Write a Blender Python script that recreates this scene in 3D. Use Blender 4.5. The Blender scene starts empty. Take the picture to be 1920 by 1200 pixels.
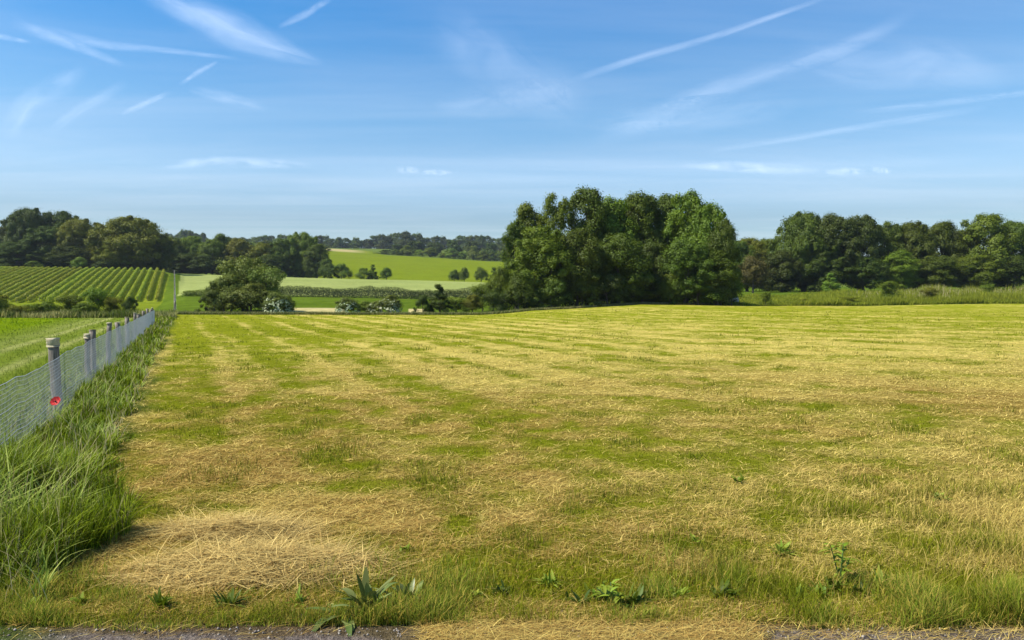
import bpy, math, random
import numpy as np
from mathutils import Vector

SC = bpy.context.scene
COL = SC.collection
R = math.radians
F = 1397.0                     # focal length in photo pixels (1920 wide)
EYE = 1.86
PITCH = math.atan(46 / F)      # camera looks slightly down

# ------------------------------------------------------------------ camera, sky, sun, exposure
cd = bpy.data.cameras.new('camera')
cam = bpy.data.objects.new('camera', cd)
COL.objects.link(cam)
cam.location = (0, 0, EYE)
cam.rotation_euler = (R(90) - PITCH, 0, 0)
cd.sensor_width = 36
cd.lens = 36 * F / 1920
cd.clip_start = 0.1
cd.clip_end = 300000
SC.camera = cam
SC.render.resolution_x, SC.render.resolution_y = 1024, 640
SC.view_settings.view_transform = 'Standard'
SC.view_settings.look = 'None'
SC.view_settings.exposure = 0.68
SC.view_settings.gamma = 1
SC.cycles.max_bounces = 6
SC.cycles.transparent_max_bounces = 16
SC.cycles.volume_bounces = 0

SUN_TO = Vector((-0.78, -0.20, 0.98)).normalized()
EL = math.asin(SUN_TO.z)
AZ = math.atan2(SUN_TO.x, SUN_TO.y)
wd = bpy.data.worlds.new('World')
SC.world = wd
wd.use_nodes = True
nt = wd.node_tree
nt.nodes.clear()
out = nt.nodes.new('ShaderNodeOutputWorld')
bg = nt.nodes.new('ShaderNodeBackground')
bg.inputs[1].default_value = 0.09
sky = nt.nodes.new('ShaderNodeTexSky')
sky.sky_type = 'NISHITA'
sky.sun_disc = False
sky.sun_elevation = EL
sky.sun_rotation = AZ
sky.air_density = 1.0
sky.dust_density = 0.15
sky.ozone_density = 3.0
hs = nt.nodes.new('ShaderNodeHueSaturation')
hs.inputs['Saturation'].default_value = 1.0
hs.inputs['Value'].default_value = 1.0
nt.links.new(sky.outputs[0], hs.inputs['Color'])
# thin high veil of moisture, laid out by direction in the sky
tc = nt.nodes.new('ShaderNodeTexCoord')
sep = nt.nodes.new('ShaderNodeSeparateXYZ')
nt.links.new(tc.outputs['Generated'], sep.inputs[0])
dv = nt.nodes.new('ShaderNodeVectorMath'); dv.operation = 'SCALE'
mx = nt.nodes.new('ShaderNodeMath'); mx.operation = 'MAXIMUM'; mx.inputs[1].default_value = 0.06
nt.links.new(sep.outputs['Z'], mx.inputs[0])
iv = nt.nodes.new('ShaderNodeMath'); iv.operation = 'DIVIDE'; iv.inputs[0].default_value = 1.0
nt.links.new(mx.outputs[0], iv.inputs[1])
nt.links.new(tc.outputs['Generated'], dv.inputs[0]); nt.links.new(iv.outputs[0], dv.inputs['Scale'])
mpw = nt.nodes.new('ShaderNodeMapping'); mpw.inputs['Rotation'].default_value = (0, 0, R(28)); mpw.inputs['Scale'].default_value = (0.33, 1.0, 1.0)
nt.links.new(dv.outputs[0], mpw.inputs[0])
nz = nt.nodes.new('ShaderNodeTexNoise'); nz.inputs['Scale'].default_value = 0.8; nz.inputs['Detail'].default_value = 7; nz.inputs['Roughness'].default_value = .58; nz.inputs['Distortion'].default_value = .5
nt.links.new(mpw.outputs[0], nz.inputs['Vector'])
rp = nt.nodes.new('ShaderNodeValToRGB')
rp.color_ramp.elements[0].position = .42; rp.color_ramp.elements[0].color = (0, 0, 0, 1)
rp.color_ramp.elements[1].position = .80; rp.color_ramp.elements[1].color = (.15, .15, .15, 1)
nt.links.new(nz.outputs[0], rp.inputs[0])
mw = nt.nodes.new('ShaderNodeMixRGB'); mw.inputs[2].default_value = (8.0, 8.3, 9.0, 1)
nt.links.new(rp.outputs[0], mw.inputs[0]); nt.links.new(hs.outputs[0], mw.inputs[1])
tz = nt.nodes.new('ShaderNodeValToRGB')          # deeper blue away from the horizon
cr = tz.color_ramp
cr.elements[0].position = .10; cr.elements[0].color = (.55, .58, .60, 1)
cr.elements[1].position = 1.0; cr.elements[1].color = (.34, .68, .84, 1)
e = cr.elements.new(.155); e.color = (.74, .80, .81, 1)
e = cr.elements.new(.23); e.color = (.58, .80, .87, 1)
e = cr.elements.new(.36); e.color = (.25, .70, .95, 1)
nt.links.new(sep.outputs['Z'], tz.inputs[0])
tm_ = nt.nodes.new('ShaderNodeVectorMath'); tm_.operation = 'MULTIPLY'
ts_ = nt.nodes.new('ShaderNodeVectorMath'); ts_.operation = 'SCALE'; ts_.inputs['Scale'].default_value = 1.32
nt.links.new(hs.outputs[0], tm_.inputs[0]); nt.links.new(tz.outputs[0], tm_.inputs[1]); nt.links.new(tm_.outputs[0], ts_.inputs[0])
nt.links.new(ts_.outputs[0], mw.inputs[1])
nt.links.new(mw.outputs[0], bg.inputs[0]); nt.links.new(bg.outputs[0], out.inputs[0])

sl = bpy.data.lights.new('sun', 'SUN')
sl.energy = 4.6
sl.angle = R(0.53)
sl.color = (1.0, 0.94, 0.84)
so = bpy.data.objects.new('sun', sl)
COL.objects.link(so)
so.rotation_euler = SUN_TO.to_track_quat('Z', 'Y').to_euler()
so.location = (0, 0, 60)

# ------------------------------------------------------------------ helpers
def at(px, py, D):
    """photo pixel + forward distance -> world point"""
    r = (px - 960) / F
    v = -(py - 600) / F
    dy = math.cos(PITCH) + v * math.sin(PITCH)
    dz = -math.sin(PITCH) + v * math.cos(PITCH)
    return np.array([r / dy * D, D, EYE + dz / dy * D])

def _hash(ix, iy, seed):
    h = (ix.astype(np.int64) * 374761393 + iy.astype(np.int64) * 668265263 + seed * 974711) & 0xffffffff
    h = ((h ^ (h >> 13)) * 1274126177) & 0xffffffff
    h = (h ^ (h >> 16)) & 0xffffff
    return h / float(0xffffff)

def vn(x, y, scale, seed=0):
    x = np.asarray(x, float) / scale; y = np.asarray(y, float) / scale
    ix = np.floor(x); iy = np.floor(y)
    fx = x - ix; fy = y - iy
    fx = fx * fx * (3 - 2 * fx); fy = fy * fy * (3 - 2 * fy)
    a = _hash(ix, iy, seed); b = _hash(ix + 1, iy, seed); c = _hash(ix, iy + 1, seed); d = _hash(ix + 1, iy + 1, seed)
    return (a + (b - a) * fx) * (1 - fy) + (c + (d - c) * fx) * fy

def fbm(x, y, scale, seed=0, n=4):
    s = 0; w = 0; a = 1.0
    for i in range(n):
        s = s + a * vn(x, y, scale / 2 ** i, seed + i * 17); w += a; a *= .55
    return s / w

def sst(a, b, x):
    t = np.clip((np.asarray(x, float) - a) / (b - a), 0, 1)
    return t * t * (3 - 2 * t)

def fence_su(x, y):
    dx = x + 7.16; dy = y - 11.7
    return (dx + dy * .4395) / 1.0923, (-dx * .4395 + dy) / 1.0923

def from_su(s, u):
    return -7.16 + (s * 1 - u * .4395) / 1.0923, 11.7 + (s * .4395 + u) / 1.0923

# terrain: height profiles along sight lines, (distance, height)
def zz(D, py): return float(at(960, py, D)[2])
PROF = {
    -700: [(3, 0), (62, 0), (100, 0.1), (128, .4), (198, zz(198, 506)), (225, zz(225, 503)), (400, 13), (900, 52), (6000, 56)],
    0: [(3, 0), (62, 0), (100, .1), (128, .4), (198, zz(198, 506)), (225, zz(225, 503)), (260, 10.2), (400, 14), (900, 58), (6000, 62)],
    300: [(3, 0), (66, 0), (100, .2), (128, .6), (198, zz(198, 508)), (225, zz(225, 506)), (260, 9.6), (400, 13), (900, 60), (6000, 62)],
    346: [(3, 0), (72, 0), (80, .1), (130, zz(130, 552)), (240, zz(240, 515)), (262, zz(262, 513)), (300, 9), (400, 13), (900, 60), (6000, 62)],
    600: [(3, 0), (72, 0), (77, -.1), (86, zz(86, 579)), (128, zz(128, 556)), (140, zz(140, 551)), (240, zz(240, 521)), (252, zz(252, 520)), (300, 7), (335, zz(335, 524)), (600, zz(600, 464)), (650, 43), (900, 59), (6000, 60)],
    900: [(3, 0), (72, 0), (77, -.2), (86, zz(86, 582)), (128, zz(128, 558)), (140, zz(140, 552)), (240, zz(240, 530)), (252, zz(252, 529)), (300, 5.5), (335, zz(335, 527)), (520, zz(520, 489)), (600, 31), (900, 58), (6000, 60)],
    1000: [(3, 0), (40, 0), (78, zz(78, 582)), (90, .1), (150, 1), (260, 5), (520, 25), (900, 55), (6000, 58)],
    1200: [(3, 0), (40, 0), (90, zz(90, 570)), (110, .7), (150, 1.5), (260, 5), (520, 22), (900, 52), (6000, 55)],
    1400: [(3, 0), (40, 0), (95, zz(95, 572.5)), (103, .2), (150, zz(150, 551)), (200, 3), (520, 14), (900, 22), (6000, 30)],
    1920: [(3, 0), (40, 0), (115, zz(115, 569)), (123, .35), (170, zz(170, 541)), (220, 4), (520, 12), (900, 18), (6000, 24)],
    2600: [(3, 0), (40, 0), (115, .6), (170, 3), (520, 10), (900, 14), (6000, 20)],
}
_LD = np.linspace(math.log(3), math.log(6000), 500)
_PX = np.array(sorted(PROF))
_T = np.array([np.interp(np.exp(_LD), [p[0] for p in PROF[k]], [p[1] for p in PROF[k]]) for k in _PX])
_k = np.exp(-np.linspace(-1.5, 1.5, 7) ** 2); _k /= _k.sum()
_T = np.array([np.convolve(np.pad(r, 3, mode='edge'), _k, mode='valid') for r in _T])

def height(x, y):
    x = np.asarray(x, float); y = np.asarray(y, float)
    D = np.clip(y, 3, 5999)
    px = np.clip(960 + F * x / np.maximum(y, 3.0), _PX[0], _PX[-1])
    fi = (np.log(D) - _LD[0]) / (_LD[1] - _LD[0])
    i = np.clip(fi.astype(int), 0, len(_LD) - 2); f = fi - i
    j = np.clip(np.searchsorted(_PX, px, side='right') - 1, 0, len(_PX) - 2)
    g = (px - _PX[j]) / (_PX[j + 1] - _PX[j])
    z = (_T[j, i] * (1 - f) + _T[j, i + 1] * f) * (1 - g) + (_T[j + 1, i] * (1 - f) + _T[j + 1, i + 1] * f) * g
    amp = sst(4.0, 5.5, y) * (1 - sst(60, 80, y))
    z = z + amp * (1 - sst(14, 30, y)) * .055 * (fbm(x, y, .38, 15, 3) - .5)
    z = z + amp * (.07 * (fbm(x, y, 1.8, 5, 3) - .5) + .06 * (vn(x, y, 9, 8) - .5))
    far = sst(90, 300, y)
    return z + far * .8 * (fbm(x, y, 60, 91, 3) - .5)

def hz(x, y): return float(height(np.array([x]), np.array([y]))[0])

def mesh_np(name, V, Fc, loops_per=None, attrs=None, smooth=False):
    """V (n,3); Fc list of (m,k) index arrays (k may differ)"""
    if not isinstance(Fc, list): Fc = [Fc]
    me = bpy.data.meshes.new(name)
    V = np.asarray(V, dtype=np.float32)
    me.vertices.add(len(V)); me.vertices.foreach_set('co', V.ravel())
    idx = np.concatenate([f.ravel() for f in Fc]).astype(np.int32)
    cnt = np.concatenate([np.full(len(f), f.shape[1]) for f in Fc]).astype(np.int32)
    st = np.concatenate([[0], np.cumsum(cnt)[:-1]]).astype(np.int32)
    me.loops.add(len(idx)); me.loops.foreach_set('vertex_index', idx)
    me.polygons.add(len(cnt)); me.polygons.foreach_set('loop_start', st)
    if smooth: me.polygons.foreach_set('use_smooth', np.ones(len(cnt), dtype=bool))
    for k, a in (attrs or {}).items():
        a = np.asarray(a, dtype=np.float32)
        if a.ndim == 1:
            at_ = me.attributes.new(k, 'FLOAT', 'POINT'); at_.data.foreach_set('value', a)
        else:
            if a.shape[1] == 3: a = np.concatenate([a, np.ones((len(a), 1), np.float32)], 1)
            at_ = me.attributes.new(k, 'FLOAT_COLOR', 'POINT'); at_.data.foreach_set('color', a.ravel())
    me.update(calc_edges=True)
    return me

def link(name, data, mat=None, parent=None, loc=None):
    o = bpy.data.objects.new(name, data); COL.objects.link(o)
    if mat and not data.materials: data.materials.append(mat)
    if parent: o.parent = parent
    if loc is not None: o.location = loc
    return o

def tag(o, label=None, cat=None, group=None, kind=None):
    if label: o['label'] = label
    if cat: o['category'] = cat
    if group: o['group'] = group
    if kind: o['kind'] = kind
    return o

def empty(name, loc):
    o = bpy.data.objects.new(name, None); COL.objects.link(o); o.location = loc; o.empty_display_size = .3
    return o

# ------------------------------------------------------------------ materials
def newmat(name):
    m = bpy.data.materials.new(name); m.use_nodes = True
    n = m.node_tree; n.nodes.clear()
    return m, n, n.nodes.new('ShaderNodeOutputMaterial')

def leaf_mat(name, ca, cb, trans=.28, rough=.55):
    """leaf colour varies leaf by leaf between two greens"""
    m, n, o = newmat(name)
    a = n.nodes.new('ShaderNodeAttribute'); a.attribute_name = 'v'
    oi = n.nodes.new('ShaderNodeObjectInfo')
    mixc = n.nodes.new('ShaderNodeMixRGB'); mixc.inputs[1].default_value = (*ca, 1); mixc.inputs[2].default_value = (*cb, 1)
    n.links.new(a.outputs['Fac'], mixc.inputs[0])
    hv = n.nodes.new('ShaderNodeHueSaturation')
    mr = n.nodes.new('ShaderNodeMapRange'); mr.inputs[3].default_value = .82; mr.inputs[4].default_value = 1.18
    n.links.new(oi.outputs['Random'], mr.inputs[0]); n.links.new(mr.outputs[0], hv.inputs['Value']); n.links.new(mixc.outputs[0], hv.inputs['Color'])
    mh = n.nodes.new('ShaderNodeMapRange'); mh.inputs[3].default_value = .485; mh.inputs[4].default_value = .515
    n.links.new(oi.outputs['Random'], mh.inputs[0]); n.links.new(mh.outputs[0], hv.inputs['Hue'])
    d = n.nodes.new('ShaderNodeBsdfDiffuse'); t = n.nodes.new('ShaderNodeBsdfTranslucent'); g = n.nodes.new('ShaderNodeBsdfGlossy')
    g.inputs['Roughness'].default_value = rough; g.inputs['Color'].default_value = (.9, .95, 1, 1)
    n.links.new(hv.outputs[0], d.inputs[0]); n.links.new(hv.outputs[0], t.inputs[0])
    s1 = n.nodes.new('ShaderNodeMixShader'); s1.inputs[0].default_value = trans
    s2 = n.nodes.new('ShaderNodeMixShader'); s2.inputs[0].default_value = .015
    n.links.new(d.outputs[0], s1.inputs[1]); n.links.new(t.outputs[0], s1.inputs[2])
    n.links.new(s1.outputs[0], s2.inputs[1]); n.links.new(g.outputs[0], s2.inputs[2])
    n.links.new(s2.outputs[0], o.inputs[0])
    return m

def attr_mat(name, trans=.25, noise=None, gain=1.0, bump=0.0, bscale=4.0):
    """colour stored on the mesh as 'col'"""
    m, n, o = newmat(name)
    a = n.nodes.new('ShaderNodeAttribute'); a.attribute_name = 'col'
    c = a.outputs['Color']
    d = n.nodes.new('ShaderNodeBsdfDiffuse')
    if noise:
        geo = n.nodes.new('ShaderNodeNewGeometry')
        last = None
        for sc_, lo, hi in noise:
            nn = n.nodes.new('ShaderNodeTexNoise'); nn.inputs['Scale'].default_value = sc_; nn.inputs['Detail'].default_value = 4; nn.inputs['Roughness'].default_value = .65
            n.links.new(geo.outputs['Position'], nn.inputs['Vector'])
            mr = n.nodes.new('ShaderNodeMapRange'); mr.inputs[1].default_value = .32; mr.inputs[2].default_value = .68
            mr.inputs[3].default_value = lo; mr.inputs[4].default_value = hi
            n.links.new(nn.outputs[0], mr.inputs[0])
            vm = n.nodes.new('ShaderNodeVectorMath'); vm.operation = 'SCALE'
            n.links.new(c, vm.inputs[0]); n.links.new(mr.outputs[0], vm.inputs['Scale'])
            c = vm.outputs[0]; last = nn
        if bump:
            b = n.nodes.new('ShaderNodeBump'); b.inputs['Strength'].default_value = bump; b.inputs['Distance'].default_value = 1 / bscale
            n.links.new(last.outputs[0], b.inputs['Height']); n.links.new(b.outputs[0], d.inputs['Normal'])
    n.links.new(c, d.inputs[0])
    if trans:
        t = n.nodes.new('ShaderNodeBsdfTranslucent'); n.links.new(c, t.inputs[0])
        s = n.nodes.new('ShaderNodeMixShader'); s.inputs[0].default_value = trans
        n.links.new(d.outputs[0], s.inputs[1]); n.links.new(t.outputs[0], s.inputs[2]); n.links.new(s.outputs[0], o.inputs[0])
    else:
        n.links.new(d.outputs[0], o.inputs[0])
    return m

def solid_mat(name, ca, cb=None, scale=8, rough=.8, stretch=(1, 1, 1), bump=.3, metal=0):
    m, n, o = newmat(name)
    p = n.nodes.new('ShaderNodeBsdfPrincipled'); p.inputs['Roughness'].default_value = rough; p.inputs['Metallic'].default_value = metal
    t = n.nodes.new('ShaderNodeTexCoord'); mp = n.nodes.new('ShaderNodeMapping'); mp.inputs['Scale'].default_value = stretch
    nn = n.nodes.new('ShaderNodeTexNoise'); nn.inputs['Scale'].default_value = scale; nn.inputs['Detail'].default_value = 8; nn.inputs['Roughness'].default_value = .65
    n.links.new(t.outputs['Object'], mp.inputs[0]); n.links.new(mp.outputs[0], nn.inputs['Vector'])
    r = n.nodes.new('ShaderNodeValToRGB'); r.color_ramp.elements[0].position = .32; r.color_ramp.elements[1].position = .68
    r.color_ramp.elements[0].color = (*ca, 1); r.color_ramp.elements[1].color = (*(cb or ca), 1)
    n.links.new(nn.outputs[0], r.inputs[0]); n.links.new(r.outputs[0], p.inputs['Base Color'])
    b = n.nodes.new('ShaderNodeBump'); b.inputs['Strength'].default_value = bump; b.inputs['Distance'].default_value = .02
    n.links.new(nn.outputs[0], b.inputs['Height']); n.links.new(b.outputs[0], p.inputs['Normal'])
    n.links.new(p.outputs[0], o.inputs[0])
    return m

M = {}
M['dark'] = leaf_mat('dark_leaf', (.056, .088, .006), (.118, .158, .011))
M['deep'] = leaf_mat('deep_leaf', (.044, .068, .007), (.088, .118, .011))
M['mid'] = leaf_mat('mid_leaf', (.080, .126, .007), (.170, .222, .013))
M['olive'] = leaf_mat('olive_leaf', (.110, .130, .008), (.205, .218, .014))
M['light'] = leaf_mat('light_leaf', (.100, .170, .012), (.230, .290, .030))
M['grey'] = leaf_mat('willow_leaf', (.104, .140, .018), (.195, .235, .034))
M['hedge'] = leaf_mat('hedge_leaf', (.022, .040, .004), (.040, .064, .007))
M['weed'] = leaf_mat('weed_leaf', (.150, .215, .012), (.300, .350, .040))
M['rust'] = leaf_mat('rusty_leaf', (.075, .058, .012), (.125, .100, .018))
M['vine'] = leaf_mat('vine_leaf', (.230, .275, .018), (.360, .395, .036))
M['flower'] = leaf_mat('cream_flower', (.32, .39, .19), (.64, .67, .44), trans=.2)
M['bark'] = solid_mat('bark', (.05, .04, .03), (.13, .11, .085), 6, .9, (1, 1, .2))
M['wood'] = solid_mat('weathered_wood', (.06, .048, .04), (.40, .34, .28), 16, .9, (1, 1, .10), 1.0)
M['woodtop'] = solid_mat('pale_sawn_wood', (.34, .29, .17), (.60, .52, .33), 18, .8)
M['wire'] = solid_mat('galvanised_wire', (.42, .44, .46), (.60, .61, .63), 10, .5, metal=.25)
M['poppy'] = solid_mat('poppy_petal', (.52, .012, .010), (.70, .025, .015), 20, .5)
M['seed'] = solid_mat('poppy_centre', (.01, .01, .01), (.03, .03, .02), 20, .6)
M['stem'] = solid_mat('green_stem', (.06, .12, .02), (.10, .18, .04), 20, .6)
M['dock'] = leaf_mat('dock_leaf', (.075, .105, .024), (.200, .230, .070), trans=.15, rough=.35)
M['stone'] = solid_mat('pale_stone', (.34, .34, .30), (.56, .56, .50), 3, .9, bump=.8)
M['log'] = solid_mat('dark_mass', (.02, .018, .015), (.07, .06, .05), 5, .9, bump=.8)
M['asphalt'] = solid_mat('asphalt', (.10, .085, .08), (.22, .19, .17), 60, .9, bump=.6)
M['grass'] = attr_mat('grass_blade', .40)
M['straw'] = attr_mat('straw_blade', .15)
M['ground'] = attr_mat('ground', 0, [(.25, .85, 1.15), (1.6, .8, 1.2)], bump=.5, bscale=3)
M['field'] = attr_mat('mown_field', 0, [(1.3, .85, 1.15), (9, .72, 1.28), (45, .6, 1.4)], bump=.8, bscale=12)
M['crop'] = attr_mat('crop', 0, [(.05, .93, 1.07), (.6, .88, 1.12), (3, .8, 1.2)], bump=.3, bscale=2)

# ------------------------------------------------------------------ ground colours
C_GREEN = np.array([.190, .215, .008]); C_GREEN2 = np.array([.270, .282, .018])
C_STRAW = np.array([.740, .590, .170]); C_STRAW2 = np.array([.540, .410, .085]); C_BROWN = np.array([.400, .245, .065])
C_SOIL = np.array([.120, .082, .060])

def mixc(a, b, t):
    t = np.asarray(t)[..., None]
    return a * (1 - t) + b * t

def strawness(x, y):
    """0 green regrowth .. 1 dry cut hay, from the swaths the mower left"""
    s, u = fence_su(x, y)
    t = x / np.maximum(y, 3)
    wob = .8 * (vn(x, y, 14, 3) - .5) + .25 * (vn(x, y, 3, 4) - .5)
    a1 = .5 + .33 * np.sin((s + wob) * 2 * math.pi / 2.3) + .17 * np.sin((s + .5 * wob) * 2 * math.pi / .83)
    w2 = x * .36 + y * .93 + 7.0 * (vn(x, y, 23, 6) - .5) + 1.5 * (vn(x, y, 3, 9) - .5)
    a2 = .5 + .36 * np.sin(w2 * 2 * math.pi / 4.6) + .14 * np.sin(w2 * 2 * math.pi / 1.37)
    k = sst(-.02, .42, t)
    st = a1 * (1 - k) + a2 * k
    st = st ** 1.4
    big = fbm(x, y, 11, 31, 4)
    sm = fbm(x, y, 1.6, 41, 4)
    bias = .10 + .34 * (1 - sst(12, 36, y)) * sst(4.6, 6, y) - .27 * sst(38, 64, y) + .17 * np.exp(-((y - 24) / 12) ** 2)
    bias = bias - .45 * (1 - sst(1.5, 8.0, s - .08 * y)) * sst(8, 14, y)          # green band along the fence
    bias = bias - .40 * (1 - sst(4.3, 5.1, y)) * sst(-1.5, .4, x)
    st = st * (.55 + .8 * vn(x, y, 7, 49))
    v = bias + (.58 + .26 * (1 - k)) * (st - .3) * (.25 + .75 * sst(10, 18, y)) + .85 * (big - .5) + 1.0 * (sm - .5) + 1.35 * (fbm(x, y, .42, 141, 3) - .5)
    return np.clip(v * 1.3 + .22, 0, 1)

def field_rgb(x, y, st):
    w = fbm(x, y, 5, 77, 3)
    n2 = vn(x, y, .7, 55)
    g = mixc(C_GREEN, C_GREEN2, np.clip(.35 + .9 * (w - .5) + .35 * sst(25, 60, y), 0, 1))
    near = 1 - sst(8, 26, y)
    s1 = mixc(np.broadcast_to(C_STRAW, g.shape), C_STRAW2, np.clip(.25 + .5 * n2 + .3 * near, 0, 1))
    s1 = mixc(s1, C_BROWN, np.clip(.75 * np.exp(-((x + 4.0) / 1.7) ** 2 - ((y - 9.2) / 2.6) ** 2) + near * (.58 + 2.0 * (fbm(x, y, 2.6, 66, 3) - .45)), 0, 1))
    return mixc(g, s1, st)

def field_edge(px): return np.interp(px, [200, 920, 1000, 1200, 1400, 1920, 2600], [72, 72, 78, 90, 95, 115, 118])

def region_and_col(x, y):
    px = 960 + F * x / np.maximum(y, 1)
    s, u = fence_su(x, y)
    reg = np.zeros(len(x), int)                       # 0 = ground
    n1 = fbm(x, y, 20, 12, 4); n2 = fbm(x, y, 3, 14, 3)
    col = mixc(np.array([.065, .100, .016]), np.array([.135, .175, .030]), np.clip(n1 * .7 + n2 * .5 - .1, 0, 1))
    # meadow behind the field
    md = (y > 60) & (y < 260)
    c_me = mixc(np.array([.060, .100, .008]), np.array([.105, .150, .014]), n2)
    col = np.where(md[:, None], c_me, col)
    tan = (((px > 535) & (px < 645)) | ((px > 765) & (px < 800))) & (y > 79) & (y < 87 + 2 * n2) & (s > 0)
    col = np.where(tan[:, None], mixc(np.array([.50, .42, .20]), np.array([.34, .30, .12]), n2), col)
    fe = field_edge(px)
    hay = (s > 0) & (y < fe + .4 * (vn(x, y, 2.5, 2) - .5)) & (y >= 3.86)
    st = strawness(x, y)
    fc = field_rgb(x, y, st * .82)
    verge = (1 - sst(4.14, 4.46, y + .22 * (vn(x, y, .5, 7) - .5)))
    fc = fc * (1 - .22 * (1 - sst(10, 30, y)))[:, None]          # dark thatch, deepened near the viewer to paint the shade under the stubble
    fc = mixc(fc, C_SOIL, verge * .85)
    grit = 1 - sst(3.98, 4.05, y + .10 * (vn(x, y, .22, 27) - .5) - .05 * sst(.9, 1.7, x) + .35 * sst(-.75, -.45, x) * (1 - sst(1.15, 1.5, x)))
    fc = mixc(fc, mixc(np.array([.13, .10, .085]), np.array([.24, .20, .165]), vn(x, y, .03, 37)), grit * .95)
    strip = 1 - sst(.9, 1.5, s + .5 * (vn(x, y, 1.1, 71) - .5))
    fc = mixc(fc, np.array([.07, .10, .02]), strip)
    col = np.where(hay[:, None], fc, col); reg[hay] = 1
    law = (s <= 0) & (y < 64) & (y >= 3.86)
    lc = mixc(np.array([.115, .190, .004]), np.array([.180, .245, .007]), n2)
    trk = np.exp(-((s + 2.25) / .22) ** 2) + np.exp(-((s + 3.7) / .25) ** 2) + .45 * np.exp(-((s + 4.6) / .5) ** 2)
    pathm = sst(-7.2, -5.4, s + .6 * (n2 - .5))
    lc = mixc(lc, mixc(np.array([.13, .18, .018]), np.array([.20, .24, .035]), n2), pathm * .85)
    lc = mixc(lc, np.array([.44, .43, .15]), np.clip(trk * (.25 + .5 * n2), 0, .7))
    col = np.where(law[:, None], lc, col); reg[law] = 2
    vy = (s < -1.6) & (y >= 64) & (y < 210) & ~law
    col = np.where(vy[:, None], mixc(np.array([.120, .155, .010]), np.array([.180, .215, .016]), n2), col); reg[vy] = 3
    wh = (s > .8) & (y >= 130 + 1.5 * (n2 - .5)) & (y < 252) & (px < 912)
    band = np.exp(-((y - 152) / 2.2) ** 2) * sst(640, 700, px) * (1 - sst(800, 860, px))
    wc = mixc(np.array([.215, .255, .070]), np.array([.285, .315, .100]), n1)
    wc = mixc(wc, np.array([.17, .21, .055]), band * .6)
    tram = (np.abs(((x * .35 + y * .94) % 12) - 6) < .35)
    wc = np.where(tram[:, None], wc * .9, wc)
    col = np.where(wh[:, None], wc, col); reg[wh] = 4
    topD = np.interp(px, [600, 690, 720, 950, 1000], [606, 600, 548, 512, 508])
    br = (y >= 320) & (y < topD) & (px > 560) & (px < 1010)
    bc = mixc(np.array([.125, .168, .007]), np.array([.158, .192, .010]), n1)
    rows = .5 + .5 * np.sin((y + .12 * x) * 2 * math.pi / 14)
    bc = bc * (1 - .06 * rows[:, None])
    tanp = sst(560, 575, y + .10 * (x + 190)) * (1 - sst(650, 700, px))
    bc = mixc(bc, np.array([.36, .30, .13]), np.clip(tanp, 0, 1))
    col = np.where(br[:, None], bc, col); reg[br] = 5
    return reg, col

def build_terrain():
    ys = [1.0]
    while ys[-1] < 6000:
        y = ys[-1]
        ys.append(y * (1.009 if 3.5 < y < 120 else 1.018))
    ys = np.array(ys)
    k = np.argmin(abs(ys - 3.86)); ys[k] = 3.86
    tf = np.arange(-.80, .8001, .0022)
    ts = np.concatenate([[-8, -5, -3.2, -2.2, -1.7, -1.35, -1.1, -.95, -.86], tf, [.86, .95, 1.1, 1.35, 1.7, 2.2, 3.2, 5, 8]])
    T, Y = np.meshgrid(ts, ys)
    X = T * Y
    Z = height(X.ravel(), Y.ravel()).reshape(X.shape)
    Z = np.where((Y > 3.86) & (Y < 4.0), .003, Z)
    nr, nc = X.shape
    V = np.stack([X.ravel(), Y.ravel(), Z.ravel()], 1)
    i = np.arange(nr - 1)[:, None] * nc + np.arange(nc - 1)[None]
    Q = np.stack([i, i + 1, i + nc + 1, i + nc], -1).reshape(-1, 4)
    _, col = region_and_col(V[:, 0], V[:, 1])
    cen = V[Q].mean(1)
    reg, _ = region_and_col(cen[:, 0], cen[:, 1])
    road = cen[:, 1] < 3.86
    reg[road] = 6
    specs = {0: ('ground', 'ground', 'hillsides under the trees and hedges', 'ground'),
             1: ('hay_field', 'field', 'freshly mown hay field with dry straw swaths and green regrowth', 'field'),
             2: ('lawn', 'field', 'bright green lawn with pale wheel tracks left of the wire fence', 'lawn'),
             3: ('vineyard_ground', 'ground', 'grassy slope under the vine rows', 'ground'),
             4: ('wheat_field', 'crop', 'pale green wheat field beyond the meadow hedge', 'field'),
             5: ('bright_field', 'crop', 'bright green rising field with a tan corner below the wooded ridge', 'field')}
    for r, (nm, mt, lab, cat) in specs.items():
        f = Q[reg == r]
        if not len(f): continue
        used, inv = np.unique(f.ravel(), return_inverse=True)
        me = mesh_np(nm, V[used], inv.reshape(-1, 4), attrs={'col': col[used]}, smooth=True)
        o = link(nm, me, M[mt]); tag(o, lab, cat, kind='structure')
    # road in front, land behind the viewer
    def flat(name, x0, x1, y0, y1, z, mat, col=None, n=(80, 8)):
        gx, gy = np.meshgrid(np.linspace(x0, x1, n[0]), np.linspace(y0, y1, n[1]))
        v = np.stack([gx.ravel(), gy.ravel(), np.full(gx.size, z)], 1)
        i = np.arange(n[1] - 1)[:, None] * n[0] + np.arange(n[0] - 1)[None]
        q = np.stack([i, i + 1, i + n[0] + 1, i + n[0]], -1).reshape(-1, 4)
        at_ = {'col': np.broadcast_to(np.array(col), v.shape)} if col is not None else None
        return link(name, mesh_np(name, v, q, attrs=at_), mat)
    tag(flat('road', -300, 300, -1.6, 3.86, 0.0, M['asphalt']), 'worn grey lane along the near edge of the hay field', 'road', kind='structure')
    tag(flat('far_verge', -3000, 3000, -3000, -1.6, -.01, M['ground'], (.12, .17, .03)), 'grass verge on the near side of the lane', 'verge', kind='structure')
    tag(flat('base_terrain', -6000, 6000, -1.6, 6500, -.35, M['ground'], (.08, .11, .025)), 'low land under the fields', 'ground', kind='structure')

build_terrain()

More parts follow.
